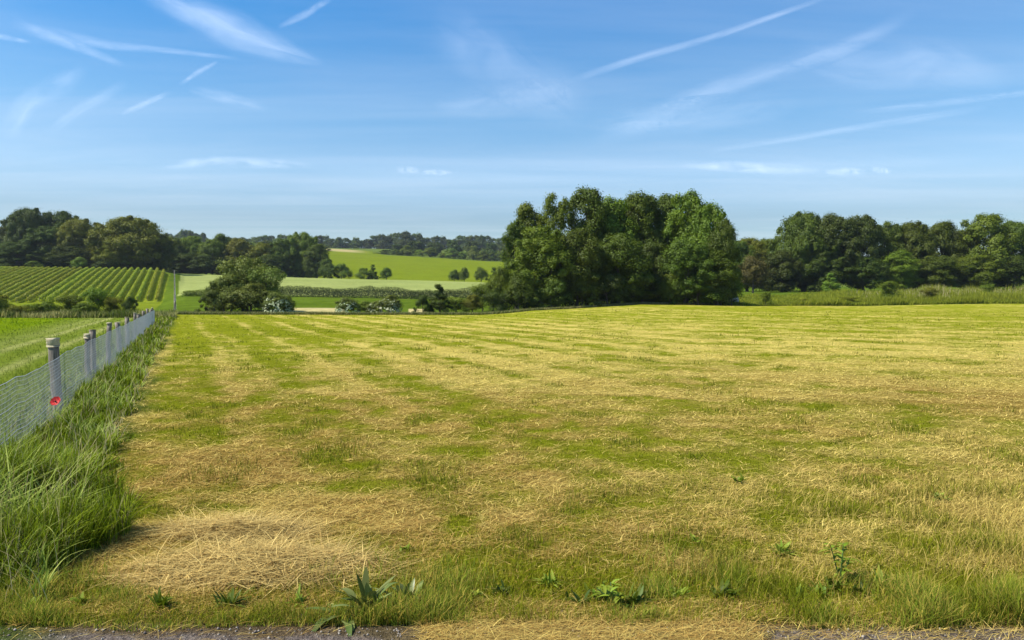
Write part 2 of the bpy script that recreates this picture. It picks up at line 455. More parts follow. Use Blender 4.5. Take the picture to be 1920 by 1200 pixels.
# ------------------------------------------------------------------ foliage builders
def unit(v): return v / np.maximum(np.linalg.norm(v, axis=-1, keepdims=True), 1e-9)

def cards(P, N, size, rng, v, aspect=.62):
    n = len(P)
    r = unit(rng.normal(size=(n, 3)))
    Nn = unit(N)
    t = unit(np.cross(Nn, r)); b = np.cross(Nn, t)
    s = (size * rng.uniform(.65, 1.25, n))[:, None]
    fold = Nn * s * .18
    V = np.stack([P - t * s, P - b * s * aspect + fold, P + t * s, P + b * s * aspect + fold], 1).reshape(-1, 3)
    Q = np.arange(4 * n).reshape(-1, 4)
    return V, Q, np.repeat(v, 4)

def crown_mesh(name, seed, H, Rad, z0, shape='round', nl=46, nt=12, nlf=32, leaf=.2, lobe=.27, spread=.25):
    rng = np.random.default_rng(seed)
    h = rng.beta(1.25, 1.15, nl)
    if shape == 'round': prof = np.sqrt(np.clip(1 - (1.9 * h - .88) ** 2, .05, 1)) ** .8
    elif shape == 'tall': prof = np.clip(np.maximum(np.sin((h * .86 + .10) * math.pi), .02) ** .5, .2, 1)
    elif shape == 'cone': prof = np.clip(1.05 - h, .08, 1)
    elif shape == 'bush': prof = np.sqrt(np.clip(1 - h ** 2.2, .08, 1))
    else: prof = np.clip(1.1 - .7 * h + .25 * np.sin(h * 9), .2, 1)
    ang = np.arange(nl) * 2.39996 + rng.uniform(-.6, .6, nl)
    rr = Rad * prof * np.sqrt(rng.uniform(.04, 1, nl)) * .78
    lr = Rad * lobe * rng.uniform(.6, 1.3, nl) * (.55 + .45 * prof)
    stray = rng.uniform(size=nl) < .20                      # small sprays reaching past the outline
    rr = np.where(stray, Rad * prof * rng.uniform(.85, 1.08, nl), rr); lr = np.where(stray, lr * .55, lr)
    zc = z0 + lr * .5 + h * (H - z0 - lr * 1.35)
    C = np.stack([np.cos(ang) * rr, np.sin(ang) * rr, zc], 1)
    lv = rng.uniform(.1, .9, nl)
    d = unit(rng.normal(size=(nl, nt, 3)) + np.array([0, 0, .35]))
    outw = unit(np.stack([np.cos(ang), np.sin(ang), np.full(nl, .3)], 1))
    d = unit(d + outw[:, None] * .45)
    sq = np.array([1, 1, .92])
    Tc = C[:, None] + d * sq * (lr[:, None, None] * rng.uniform(.65, 1.15, (nl, nt, 1)))
    P = Tc[:, :, None] + rng.normal(size=(nl, nt, nlf, 3)) * (lr[:, None, None, None] * spread * 1.35) * np.array([1, 1, .92])
    Nn = unit(P - C[:, None, None]) * 1.5 + rng.normal(size=P.shape) * .5 + np.array([0, 0, .35])
    v = np.clip(lv[:, None, None] * .65 + rng.uniform(0, .2, (nl, nt, 1)) + rng.uniform(0, .15, (nl, nt, nlf)), 0, 1)
    P = P.reshape(-1, 3); Nn = Nn.reshape(-1, 3); v = v.ravel()
    P[:, 2] = np.maximum(P[:, 2], .05)
    V, Q, vv = cards(P, Nn, leaf, rng, v)
    return mesh_np(name, V, Q, attrs={'v': vv}), C, lr

def tubes_mesh(name, paths, n=7, weld=False):
    """paths: list of (points (k,3), radii (k,))"""
    Vs, Qs, off = [], [], 0
    for pts, rad in paths:
        pts = np.asarray(pts, float); k = len(pts)
        tan = unit(np.gradient(pts, axis=0))
        ref = np.array([1., 0, 0]) if abs(tan[0][0]) < .8 else np.array([0, 1., 0])
        a = unit(np.cross(tan, ref)); b = np.cross(tan, a)
        th = np.arange(n) * 2 * math.pi / n
        ring = pts[:, None] + (a[:, None] * np.cos(th)[None, :, None] + b[:, None] * np.sin(th)[None, :, None]) * np.asarray(rad)[:, None, None]
        Vs.append(ring.reshape(-1, 3))
        i = np.arange(k - 1)[:, None] * n + np.arange(n)[None]
        j = np.arange(k - 1)[:, None] * n + (np.arange(n)[None] + 1) % n
        q = np.stack([i, j, j + n, i + n], -1).reshape(-1, 4) + off
        if weld and off:
            near = int(np.argmin(((Vs[0] - pts[0]) ** 2).sum(1)))
            q[q == off] = near
        Qs.append(q)
        off += k * n
    V = np.concatenate(Vs); Q = np.concatenate(Qs)
    used, inv = np.unique(Q.ravel(), return_inverse=True)
    return mesh_np(name, V[used], inv.reshape(-1, 4), smooth=True)

def trunk_mesh(name, seed, H, C, lr, r0, top=.8, nb=16, lean=.02):
    rng = np.random.default_rng(seed + 99)
    k = 9
    f = np.linspace(0, 1, k)
    w = np.cumsum(rng.normal(size=(k, 2)) * H * lean * .4, 0); w -= w[0]
    pts = np.stack([w[:, 0], w[:, 1], f * H * top], 1)
    pts[0, 2] = -.3
    rad = r0 * (1 - .85 * f) ** .9 + .02; rad[0] *= 1.45
    paths = [(pts, rad)]
    for c in C[rng.permutation(len(C))[:nb]]:
        fz = np.clip(c[2] / (H * top) * .55, .12, .85)
        s = np.array([np.interp(fz, f, pts[:, 0]), np.interp(fz, f, pts[:, 1]), fz * H * top])
        m = (s + c) / 2 + rng.normal(size=3) * H * .015 - np.array([0, 0, H * .02])
        rb = r0 * .35 * (1 - fz) + .02
        paths.append(([s, (s + m) / 2, m, (m + c) / 2, c], [rb, rb * .85, rb * .65, rb * .45, rb * .2]))
    return tubes_mesh(name, paths, weld=True)

PROTO = {}
def proto(key, H, Rad, z0, shape, seed, r0=.3, top=.8, nb=16, **kw):
    cm, C, lr = crown_mesh('crown', seed, H, Rad, z0, shape, **kw)
    tm = trunk_mesh('trunk', seed, H, C, lr, r0, top, nb)
    co = np.empty(len(cm.vertices) * 3, np.float32); cm.vertices.foreach_get('co', co); co = co.reshape(-1, 3)
    PROTO[key] = (cm, tm, float(np.percentile(co[:, 2], 99.9)), float(np.percentile(np.hypot(co[:, 0], co[:, 1]), 97)))

proto('round_a', 16, 5.2, .5, 'round', 1, nl=110, nt=13, nlf=38, leaf=.165, lobe=.27)
proto('round_b', 16, 5.2, .3, 'round', 2, nl=124, nt=12, nlf=37, leaf=.165, lobe=.25)
proto('round_c', 16, 5.4, .4, 'round', 3, nl=96, nt=14, nlf=40, leaf=.17, lobe=.29)
proto('tall_a', 16, 3.4, .4, 'tall', 4, nl=100, nt=11, nlf=36, leaf=.15, lobe=.33, spread=.28)
proto('tall_b', 16, 3.6, .4, 'tall', 5, nl=84, nt=11, nlf=36, leaf=.15, lobe=.33, spread=.28)
proto('airy', 16, 4.2, 1.0, 'tall', 6, nl=74, nt=10, nlf=30, leaf=.15, lobe=.26, spread=.30)
proto('oak', 18, 9.0, .4, 'round', 7, r0=.55, nl=160, nt=14, nlf=40, leaf=.22, lobe=.21)
proto('bush_a', 5, 3.0, 0, 'bush', 8, r0=.12, top=.7, nl=34, nt=12, nlf=44, leaf=.095, lobe=.28)
proto('bush_b', 5, 2.6, 0, 'bush', 9, r0=.12, top=.7, nl=26, nt=12, nlf=44, leaf=.095, lobe=.33)
proto('bush_c', 5, 2.4, 0, 'wild', 10, r0=.10, top=.8, nl=26, nt=9, nlf=34, leaf=.09, lobe=.27, spread=.4)
proto('cone', 7, 2.0, .1, 'cone', 11, r0=.14, nl=36, nt=11, nlf=36, leaf=.105, lobe=.34)
proto('far_a', 14, 6.0, 0, 'bush', 12, r0=.35, nl=36, nt=10, nlf=13, leaf=.42, lobe=.34)
proto('far_b', 14, 5.6, 0, 'bush', 13, r0=.35, nl=32, nt=10, nlf=13, leaf=.42, lobe=.36)
proto('far_c', 14, 4.4, 0, 'tall', 14, r0=.35, nl=30, nt=10, nlf=13, leaf=.40, lobe=.42)

_used = set()
_rt = random.Random(5)
def plant(kind_name, pkey, px, top, w, D, mat, label, cat='tree', group=None, sink=0.0, zbase=None, rot=None, hscale=1.0):
    """a tree or shrub: crown centre px, crown top row, crown width in photo pixels, at forward distance D"""
    cm, tm, ph, pr = PROTO[pkey]
    p = at(px, top, D)
    z0 = hz(p[0], D) - sink
    H = max(.4, p[2] - z0) * hscale
    Rad = max(.2, w / 2 / F * D)
    root = empty(kind_name, (p[0], D, z0))
    root.rotation_euler = (0, 0, _rt.uniform(0, 6.28) if rot is None else rot)
    root.scale = (Rad / pr, Rad / pr, H / ph)
    tag(root, label, cat, group)
    c = bpy.data.objects.new('crown', cm); COL.objects.link(c); c.parent = root
    t = bpy.data.objects.new('trunk', tm); COL.objects.link(t); t.parent = root
    if pkey not in _used:
        _used.add(pkey); cm.materials.append(M[mat]); tm.materials.append(M['bark'])
    c.material_slots[0].link = 'OBJECT'; c.material_slots[0].material = M[mat]
    return root

# ------------------------------------------------------------------ main copse right of centre
G = 'trees of the tall copse at the edge of the hay field'
for a in [
    ('tree', 'airy', 968, 412, 66, 92, 'dark', 'small ragged dark tree forming the left end of the tall copse'),
    ('tree', 'tall_b', 988, 381, 82, 94, 'mid', 'slender tree with a small separate tuft on top at the left shoulder of the copse'),
    ('tree', 'round_b', 1012, 425, 120, 87, 'mid', 'broad mid green tree low on the left front of the copse'),
    ('tree', 'airy', 1042, 363, 78, 93, 'mid', 'thin crowned light green tree with sky showing through, left of the tallest poplar'),
    ('tree', 'tall_a', 1102, 352, 86, 95, 'dark', 'tallest slim poplar of the copse with a double rounded top'),
    ('tree', 'round_a', 1082, 430, 110, 88, 'dark', 'dark green tree in front of the tallest poplar'),
    ('tree', 'tall_b', 1150, 371, 92, 97, 'mid', 'bright topped tree just right of the tallest poplar'),
    ('tree', 'round_c', 1160, 440, 120, 91, 'dark', 'rounded tree low in the middle of the copse beside the dark hollow'),
    ('tree', 'tall_a', 1202, 362, 92, 99, 'dark', 'dark tall tree at the centre of the copse with a flat ragged top'),
    ('tree', 'round_a', 1128, 377, 84, 99, 'mid', 'tree filling the skyline notch right behind the tallest poplar'),
    ('tree', 'round_c', 1178, 372, 80, 101, 'dark', 'shaded tree behind the flat ragged topped one'),
    ('tree', 'round_b', 1250, 366, 92, 101, 'dark', 'dark full crowned tree behind the dark hollow of the copse'),
    ('tree', 'tall_b', 1288, 359, 90, 97, 'mid', 'bright green high dome on the right half of the copse'),
    ('tree', 'round_a', 1326, 380, 100, 96, 'mid', 'rounded sunlit tree stepping down right of the high dome'),
    ('tree', 'round_c', 1352, 412, 74, 94, 'dark', 'dark tree with a lopsided outer branch ending the copse on the right'),
    ('tree', 'round_a', 1285, 450, 110, 93, 'dark', 'dense dark tree low on the right front of the copse'),
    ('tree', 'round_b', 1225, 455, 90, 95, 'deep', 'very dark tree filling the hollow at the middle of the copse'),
    ('tree', 'tall_b', 1345, 470, 84, 93, 'dark', 'narrow dark tree low at the right corner of the copse'),
    ('shrub', 'bush_a', 938, 500, 64, 84, 'mid', 'pale leaved shrub left of the dark gap at the foot of the copse'),
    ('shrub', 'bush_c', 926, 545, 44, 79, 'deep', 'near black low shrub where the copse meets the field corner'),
    ('shrub', 'bush_b', 972, 515, 60, 82, 'dark', 'dull green shrub right of the dark gap at the foot of the copse'),
    ('shrub', 'bush_a', 1035, 520, 86, 85, 'dark', 'wide dark shrub under the left trees of the copse'),
    ('shrub', 'bush_b', 1092, 508, 66, 87, 'dark', 'upright narrow shrub under the tallest poplar'),
    ('shrub', 'bush_a', 1140, 512, 84, 88, 'deep', 'domed dark shrub low in the middle of the copse'),
    ('shrub', 'bush_c', 1205, 545, 80, 92, 'mid', 'low green bramble at the foot of the dark hollow'),
    ('shrub', 'bush_b', 1255, 512, 56, 92, 'mid', 'bright shrub right of the dark hollow'),
    ('shrub', 'bush_a', 1310, 530, 100, 92, 'dark', 'wide dark shrub under the right trees of the copse'),
    ('shrub', 'bush_b', 1372, 500, 44, 95, 'mid', 'upright green shrub at the right end of the copse'),
]:
    plant(a[0], a[1], a[2], a[3], a[4], a[5], a[6], a[7], 'shrub' if a[0] == 'shrub' else 'tree',
          'shrubs along the foot of the copse' if a[0] == 'shrub' else G)

# ------------------------------------------------------------------ right hand wood
G = 'trees of the wood beyond the rough meadow'
for a in [
    ('tree', 'round_a', 1402, 446, 90, 190, 'olive', 'low olive tree in the gap between the copse and the wood'),
    ('tree', 'round_b', 1440, 448, 80, 195, 'mid', 'low green tree just left of the first tall dark tree of the wood'),
    ('tree', 'round_c', 1386, 452, 70, 185, 'dark', 'half hidden tree just behind the right end of the copse'),
    ('tree', 'bush_b', 1412, 478, 66, 160, 'rust', 'rust brown tree in the gap right of the copse'),
    ('tree', 'round_b', 1468, 470, 76, 168, 'deep', 'shaded dark tree leaning out at the left end of the wood'),
    ('tree', 'oak', 1508, 399, 120, 172, 'dark', 'big rounded tree heading the wood on the left'),
    ('tree', 'round_a', 1566, 402, 96, 170, 'deep', 'dark tree with a spiky flat top second in the wood'),
    ('tree', 'round_c', 1612, 404, 88, 171, 'deep', 'darkest tall tree standing third in the wood'),
    ('tree', 'airy', 1660, 416, 76, 173, 'dark', 'thin topped tree showing sky where the wood dips'),
    ('tree', 'round_c', 1682, 424, 80, 177, 'dark', 'rounded tree set back in the dip of the wood'),
    ('tree', 'round_b', 1712, 416, 86, 172, 'dark', 'medium dark tree right of the dip in the wood'),
    ('tree', 'round_a', 1764, 416, 90, 174, 'dark', 'even rounded tree mid wood before the tall dome'),
    ('tree', 'round_c', 1806, 432, 66, 173, 'deep', 'low shaded tree left of the tall dome of the wood'),
    ('tree', 'round_b', 1850, 402, 104, 171, 'mid', 'tall domed tree standing highest at the right of the wood'),
    ('tree', 'round_a', 1904, 414, 84, 172, 'dark', 'reddish tinged dark tree at the right edge of the photo'),
    ('tree', 'round_c', 1960, 410, 100, 172, 'deep', 'dark tree running out of the right edge of the photo'),
    ('tree', 'tall_b', 1690, 470, 70, 166, 'mid', 'lighter green tree bulging forward from the wood at its middle'),
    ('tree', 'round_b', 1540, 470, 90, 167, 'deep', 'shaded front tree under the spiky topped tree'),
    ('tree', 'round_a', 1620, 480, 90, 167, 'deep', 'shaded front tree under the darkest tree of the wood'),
    ('tree', 'round_c', 1755, 480, 90, 167, 'dark', 'shaded low front tree right of the light bulge in the wood'),
    ('tree', 'round_b', 1830, 478, 90, 167, 'mid', 'leafy low front tree under the tall dome'),
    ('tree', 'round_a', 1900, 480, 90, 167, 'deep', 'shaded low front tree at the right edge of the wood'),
]:
    plant(a[0], a[1], a[2], a[3], a[4], a[5], a[6], a[7], 'tree', G)
G = 'shrubs scattered in the rough meadow'
for a in [
    ('sapling', 'cone', 1558, 512, 34, 160, 'light', 'small pointed bright green sapling before the dark wood'),
    ('shrub', 'bush_c', 1667, 526, 48, 118, 'mid', 'vase shaped green shrub in the rough meadow'),
    ('shrub', 'bush_c', 1746, 538, 36, 118, 'olive', 'ragged small shrub right of the vase shaped one'),
    ('shrub', 'bush_c', 1436, 546, 26, 104, 'mid', 'small forked shrub near the left of the rough meadow'),
    ('shrub', 'bush_b', 1506, 560, 30, 107, 'olive', 'low dark tussock shrub in the meadow left of the vase shaped shrub'),
    ('shrub', 'bush_c', 1852, 532, 30, 140, 'mid', 'upright shrub in the meadow below the tall dome of the wood'),
    ('shrub', 'bush_b', 1350, 553, 30, 99, 'mid', 'low shrub beside the pale boulder'),
    ('shrub', 'bush_c', 1590, 556, 40, 113, 'olive', 'low straggly shrub along the near meadow edge'),
]:
    plant(a[0], a[1], a[2], a[3], a[4], a[5], a[6], a[7], 'shrub' if a[0] == 'shrub' else 'sapling', G)

# ------------------------------------------------------------------ bushes along the far edge of the field
G = 'bushes along the far edge of the hay field'
for a in [
    ('bush_a', 462, 500, 128, 81, 'grey', 'broad rounded mass of the thicket behind the pointed willow'),
    ('bush_b', 418, 522, 70, 79, 'grey', 'rounded shoulder of the thicket on its left side'),
    ('bush_c', 455, 478, 88, 80, 'grey', 'tall pointed grey green willow bush at the centre of the big thicket'),
    ('bush_a', 432, 515, 96, 78, 'grey', 'grey green leafy mound left of the pointed willow'),
    ('bush_a', 402, 542, 60, 76.5, 'dark', 'dark low mound at the left foot of the big thicket'),
    ('bush_c', 500, 498, 72, 79, 'grey', 'loose willow bush leaning right of the pointed one'),
    ('bush_b', 470, 530, 90, 76.5, 'grey', 'brownish green front bush under the pointed willow'),
    ('bush_b', 540, 556, 34, 78, 'mid', 'small green bush right of the flowering elder in the thicket'),
    ('bush_b', 686, 563, 44, 78, 'light', 'yellow green bush between the two flowering elders'),
    ('bush_a', 793, 552, 36, 77.5, 'deep', 'low dark bush left of the dark pointed one'),
    ('cone', 824, 533, 46, 78, 'deep', 'dark pointed bush standing alone on the field edge'),
    ('bush_c', 855, 556, 56, 80, 'light', 'straggly yellow green bush right of the dark pointed one'),
    ('bush_b', 885, 552, 48, 80, 'olive', 'olive bush before the left end of the copse'),
    ('bush_c', 905, 530, 46, 84, 'mid', 'thin leafy bush rising beside the copse corner'),
]:
    plant('bush', a[0], a[1], a[2], a[3], a[4], a[5], a[6], 'bush', G)
G = 'flowering elder bushes at the field edge'
rngf = np.random.default_rng(44)
for px, top, w, D, lab in [(519, 546, 58, 75.5, 'cream flowering elder at the right foot of the grey green thicket'),
                           (651, 556, 50, 76, 'cream flowering elder standing left of the pair in the meadow gap'),
                           (730, 552, 52, 76, 'cream flowering elder standing right of the pair in the meadow gap'),
                           (702, 564, 34, 77, 'smallest flowering elder tucked left against its taller neighbour')]:
    r = plant('elder_bush', 'bush_b', px, top, w, D, 'grey', lab, 'bush', G)
    n = 170
    d = unit(rngf.normal(size=(n, 3)) + np.array([0, 0, .4])); d[:, 2] = np.abs(d[:, 2])
    P = d * np.array([2.45, 2.45, 4.4]) * rngf.uniform(.82, 1.03, (n, 1)) * np.array([1, 1, 1.0])
    P[:, 2] = np.clip(P[:, 2], .5, 4.7)
    Pp = np.repeat(P, 5, 0) + rngf.normal(size=(n * 5, 3)) * .12
    V, Q, vv = cards(Pp, np.repeat(d, 5, 0) + rngf.normal(size=(n * 5, 3)) * .3, .17, rngf, rngf.uniform(0, 1, n * 5), .9)
    bl = link('blossom', mesh_np('blossom', V, Q, attrs={'v': vv}), M['flower'], r)

# bramble and dark hedge under the wheat
G = None
def hedge(name, label, pts, h, w, mat, seed, dens=90, leaf=.08):
    rng = np.random.default_rng(seed)
    pts = np.array(pts, float); seg = np.hypot(*np.diff(pts, axis=0).T); L = np.concatenate([[0], np.cumsum(seg)])
    n = int(L[-1] * dens * 8)
    tt = rng.uniform(0, L[-1], n)
    x = np.interp(tt, L, pts[:, 0]); y = np.interp(tt, L, pts[:, 1])
    hh = h * (.62 + .75 * fbm(tt, tt * 0, 3.0, seed, 3))
    a = rng.uniform(0, math.pi, n); rr = np.sqrt(rng.uniform(.3, 1, n))
    offx = np.cos(a) * rr * w; zz_ = np.sin(a) ** .7 * rr * hh
    y2 = y + offx + rng.normal(size=n) * .1
    P = np.stack([x + rng.normal(size=n) * .15, y2, height(x, y2) + zz_ + .02], 1)
    N = np.stack([rng.normal(size=n) * .5, np.cos(a) * .8 + rng.normal(size=n) * .3, np.sin(a) + .2], 1)
    V, Q, vv = cards(P, N, leaf, rng, np.clip(.5 + .15 * rng.normal(size=n) + .5 * (vn(tt, tt * 0, 2, seed + 4) - .5), 0, 1))
    o0 = np.array([pts[0][0], pts[0][1], hz(*pts[0])])
    root = empty(name, o0); tag(root, label, 'thicket' if 'thicket' in name else 'hedge', None)
    link('foliage', mesh_np('foliage', V - o0, Q, attrs={'v': vv}), M[mat], root)
    st = [(np.array([[np.interp(t, L, pts[:, 0]), np.interp(t, L, pts[:, 1]), hz(np.interp(t, L, pts[:, 0]), np.interp(t, L, pts[:, 1])) + .02] for t in np.arange(.6, L[-1], 1.3)]) - o0, np.full(len(np.arange(.6, L[-1], 1.3)), .03))]
    for t in np.arange(.6, L[-1], 1.3):
        xx = np.interp(t, L, pts[:, 0]); yy = np.interp(t, L, pts[:, 1]); z = hz(xx, yy)
        p0 = np.array([xx, yy, z - .1]) - o0
        st.append(([p0, p0 + [.03, .02, h * .35], p0 + [.08, -.04, h * .7]], [.05, .035, .015]))
    link('stems', tubes_mesh('stems', st, 5, weld=True), M['bark'], root)
    return root

def hp(px, D): p = at(px, 560, D); return (p[0], D)
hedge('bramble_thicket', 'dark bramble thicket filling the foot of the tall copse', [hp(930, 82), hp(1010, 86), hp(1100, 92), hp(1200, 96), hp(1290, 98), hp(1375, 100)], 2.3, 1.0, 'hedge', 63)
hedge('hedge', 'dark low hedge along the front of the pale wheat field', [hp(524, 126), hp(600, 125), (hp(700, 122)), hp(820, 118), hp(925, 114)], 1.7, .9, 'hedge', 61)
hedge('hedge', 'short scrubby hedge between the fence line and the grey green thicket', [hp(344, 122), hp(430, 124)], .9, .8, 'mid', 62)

# ------------------------------------------------------------------ scrub below the vineyard
G = 'scrub bushes between the lawn and the vineyard'
for a in [
    ('bush_c', -30, 545, 80, 64, 'olive', 'scrub bush cut by the left edge of the photo'),
    ('bush_b', 4, 560, 44, 64, 'mid', 'low green bush at the left edge of the photo below the vines'),
    ('bush_c', 36, 572, 46, 63.5, 'olive', 'yellowish weedy scrub second from the left edge'),
    ('bush_c', 66, 568, 44, 64.5, 'mid', 'low scrub bush left of the darker one under the vine rows'),
    ('bush_b', 92, 564, 44, 65, 'mid', 'green rounded scrub bush under the middle vine rows'),
    ('bush_c', 130, 552, 48, 65, 'mid', 'ragged scrub bush left of the highest one'),
    ('bush_c', 184, 538, 54, 66, 'mid', 'highest scrub bush with a spiky top before the vines'),
    ('bush_b', 160, 566, 50, 64, 'mid', 'low scrub bush before the highest one'),
    ('bush_c', 214, 556, 44, 66, 'olive', 'thin scrub bush right of the highest one'),
    ('bush_a', 243, 556, 34, 66, 'deep', 'small round dark bush at the right end of the scrub'),
]:
    plant('bush', a[0], a[1], a[2], a[3], a[4], a[5], a[6], 'bush', G)

# ------------------------------------------------------------------ woods behind the vineyard
G = 'trees of the wood behind the vineyard'
for a in [
    ('round_b', -45, 420, 100, 245, 'deep', 'dark tree running out of the left edge behind the vines'),
    ('round_a', 10, 424, 70, 246, 'deep', 'low shouldered dark tree at the left edge behind the vines'),
    ('oak', 56, 391, 104, 244, 'deep', 'tallest dark tree of the left wood with a knobbly top'),
    ('round_c', 114, 396, 84, 247, 'deep', 'dark tree with a flat crown beside the tallest of the left wood'),
    ('round_b', 88, 425, 84, 238, 'deep', 'shaded tree filling the notch between the two tallest on the left'),
    ('oak', 152, 411, 100, 241, 'olive', 'olive green tree with autumnal tinge left of the great dome'),
    ('round_a', 192, 424, 72, 243, 'mid', 'mid green tree in the dip left of the great dome'),
    ('oak', 246, 407, 140, 236, 'olive', 'great domed olive tree standing highest behind the vine row ends'),
    ('round_c', 214, 450, 70, 231, 'olive', 'low olive tree at the left foot of the great dome'),
    ('round_b', 296, 440, 62, 236, 'dark', 'darker tree at the right shoulder of the great dome'),
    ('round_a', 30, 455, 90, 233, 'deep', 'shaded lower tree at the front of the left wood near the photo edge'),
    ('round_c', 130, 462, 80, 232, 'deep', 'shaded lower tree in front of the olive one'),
]:
    plant('tree', a[0], a[1], a[2], a[3], a[4], a[5], a[6], 'tree', G)
for a in [('bush_b', 149, 482, 36, 227, 'light', 'rounded light green shrub at the top edge of the vines'),
          ('bush_a', 63, 489, 32, 227, 'mid', 'low green shrub at the top edge of the vines farther left'),
          ('bush_a', 6, 487, 60, 228, 'deep', 'dark undergrowth shrub at the top edge of the vines by the photo edge'),
          ('bush_a', 200, 486, 50, 228, 'deep', 'dark undergrowth shrub under the great dome')]:
    plant('shrub', a[0], a[1], a[2], a[3], a[4], a[5], a[6], 'shrub', 'shrubs at the top edge of the vineyard')
G = 'trees of the wood behind the pale wheat field'
for a in [
    ('round_a', 328, 446, 60, 275, 'dark', 'first tree right of the great dome behind the wheat'),
    ('round_b', 362, 443, 64, 278, 'mid', 'light patched tree behind the left end of the wheat'),
    ('round_c', 398, 448, 56, 274, 'mid', 'mid green tree left of the taller dark one behind the wheat'),
    ('tall_b', 415, 438, 50, 282, 'dark', 'taller dark tree above the left end of the wheat'),
    ('round_a', 448, 447, 60, 276, 'olive', 'olive tree behind the pointed willow'),
    ('round_b', 492, 456, 60, 274, 'olive', 'wide olive tree above the right side of the thicket'),
    ('round_c', 530, 448, 64, 275, 'dark', 'dark tree left of the high one at the end of the middle wood'),
    ('oak', 566, 436, 78, 280, 'mid', 'high rounded tree near the right end of the middle wood'),
    ('round_a', 594, 458, 52, 272, 'dark', 'last full size tree of the middle wood before the bright field'),
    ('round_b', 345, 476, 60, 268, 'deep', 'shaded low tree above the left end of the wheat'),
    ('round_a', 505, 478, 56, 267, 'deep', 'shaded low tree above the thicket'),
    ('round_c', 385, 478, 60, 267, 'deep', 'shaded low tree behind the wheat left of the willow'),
]:
    plant('tree', a[0], a[1], a[2], a[3], a[4], a[5], a[6], 'tree', G)
G = 'shrubs behind the far edge of the wheat field'
for a in [
    ('bush_a', 614, 485, 40, 262, 'dark', 'dark shrub stepping down from the middle wood'),
    ('bush_a', 640, 494, 42, 262, 'mid', 'wide rounded shrub at the foot of the bright field'),
    ('bush_a', 682, 502, 36, 262, 'mid', 'low shrub left of the pointed one behind the wheat'),
    ('cone', 698, 496, 22, 264, 'mid', 'pointed shrub in the row behind the wheat'),
    ('bush_b', 724, 501, 30, 262, 'mid', 'rounded shrub ending the left row behind the wheat'),
    ('bush_b', 852, 505, 24, 264, 'dark', 'left of the twin round shrubs behind the wheat'),
    ('bush_b', 870, 501, 26, 264, 'mid', 'right of the twin round shrubs behind the wheat'),
    ('bush_b', 902, 500, 28, 264, 'mid', 'single upright shrub right of the twin ones behind the wheat'),
    ('cone', 927, 501, 24, 264, 'mid', 'narrow shrub just left of the copse behind the wheat'),
]:
    plant('shrub', a[0], a[1], a[2], a[3], a[4], a[5], a[6], 'shrub', G)

# ------------------------------------------------------------------ wooded ridge far off
rs = random.Random(12)
ORD = ['first', 'second', 'third', 'fourth', 'fifth', 'sixth', 'seventh', 'eighth', 'ninth', 'tenth', 'eleventh', 'twelfth', 'thirteenth', 'fourteenth', 'fifteenth', 'sixteenth', 'seventeenth', 'eighteenth', 'nineteenth',
       'twentieth'] + ['twenty ' + w for w in ('first', 'second', 'third', 'fourth', 'fifth', 'sixth', 'seventh', 'eighth', 'ninth')] + ['thirtieth'] + ['thirty ' + w for w in ('first', 'second', 'third', 'fourth', 'fifth', 'sixth', 'seventh', 'eighth', 'ninth')]
CNT = {}
def nth(key):
    CNT[key] = CNT.get(key, 0) + 1
    return ORD[CNT[key] - 1]
def skyline(px):
    return float(np.interp(px, [-60, 320, 345, 365, 380, 400, 470, 560, 580, 620, 660, 720, 745, 765, 785, 830, 870, 940, 990, 1400, 2000],
                           [438, 440, 430, 436, 437, 446, 444, 440, 442, 445, 447, 442, 440, 434, 438, 447, 440, 444, 444, 448, 448]))
lab_r = {'far_a': 'round topped', 'far_b': 'full crowned', 'far_c': 'upright'}
def seg(px): return 'over the vineyard' if px < 330 else 'over the wheat' if px < 600 else 'over the bright field' if px < 790 else 'left of the copse'
px = -20
while px < 1000:
    k = rs.choice(['far_a', 'far_b', 'far_c'])
    w = rs.uniform(16, 30)
    plant('tree', k, px, skyline(px) + rs.uniform(-4, 6), w * 1.35, 860 + rs.uniform(-50, 40), rs.choice(['deep', 'dark', 'deep']), '%s %s tree on the far ridge %s counting rightwards' % (nth('r' + k + seg(px)), lab_r[k], seg(px)), 'tree', 'trees along the far ridge', sink=2.5)
    px += w * .5
for px, top, w, lab in [(345, 429, 24, 'largest of three round treetops rising above the wood behind the wheat'),
                        (358, 432, 20, 'middle of three round treetops rising above the wood behind the wheat'),
                        (381, 435, 18, 'rightmost of three round treetops rising above the wood behind the wheat'),
                        (761, 433, 36, 'large domed tree highest on the ridge above the bright field'),
                        (787, 438, 24, 'smaller domed tree just right of the highest on the ridge')]:
    plant('tree', 'far_a', px, top, w, 790, 'deep', lab, 'tree', 'trees along the far ridge', sink=1)
G = 'trees of the strip wood along the top of the bright field'
spx = 704
labs = ['dark leading tree at the left tip of the strip wood', 'light rounded tree in the strip wood', 'dull green tree in the strip wood', 'dark tree in the strip wood', 'pale tree in the strip wood']
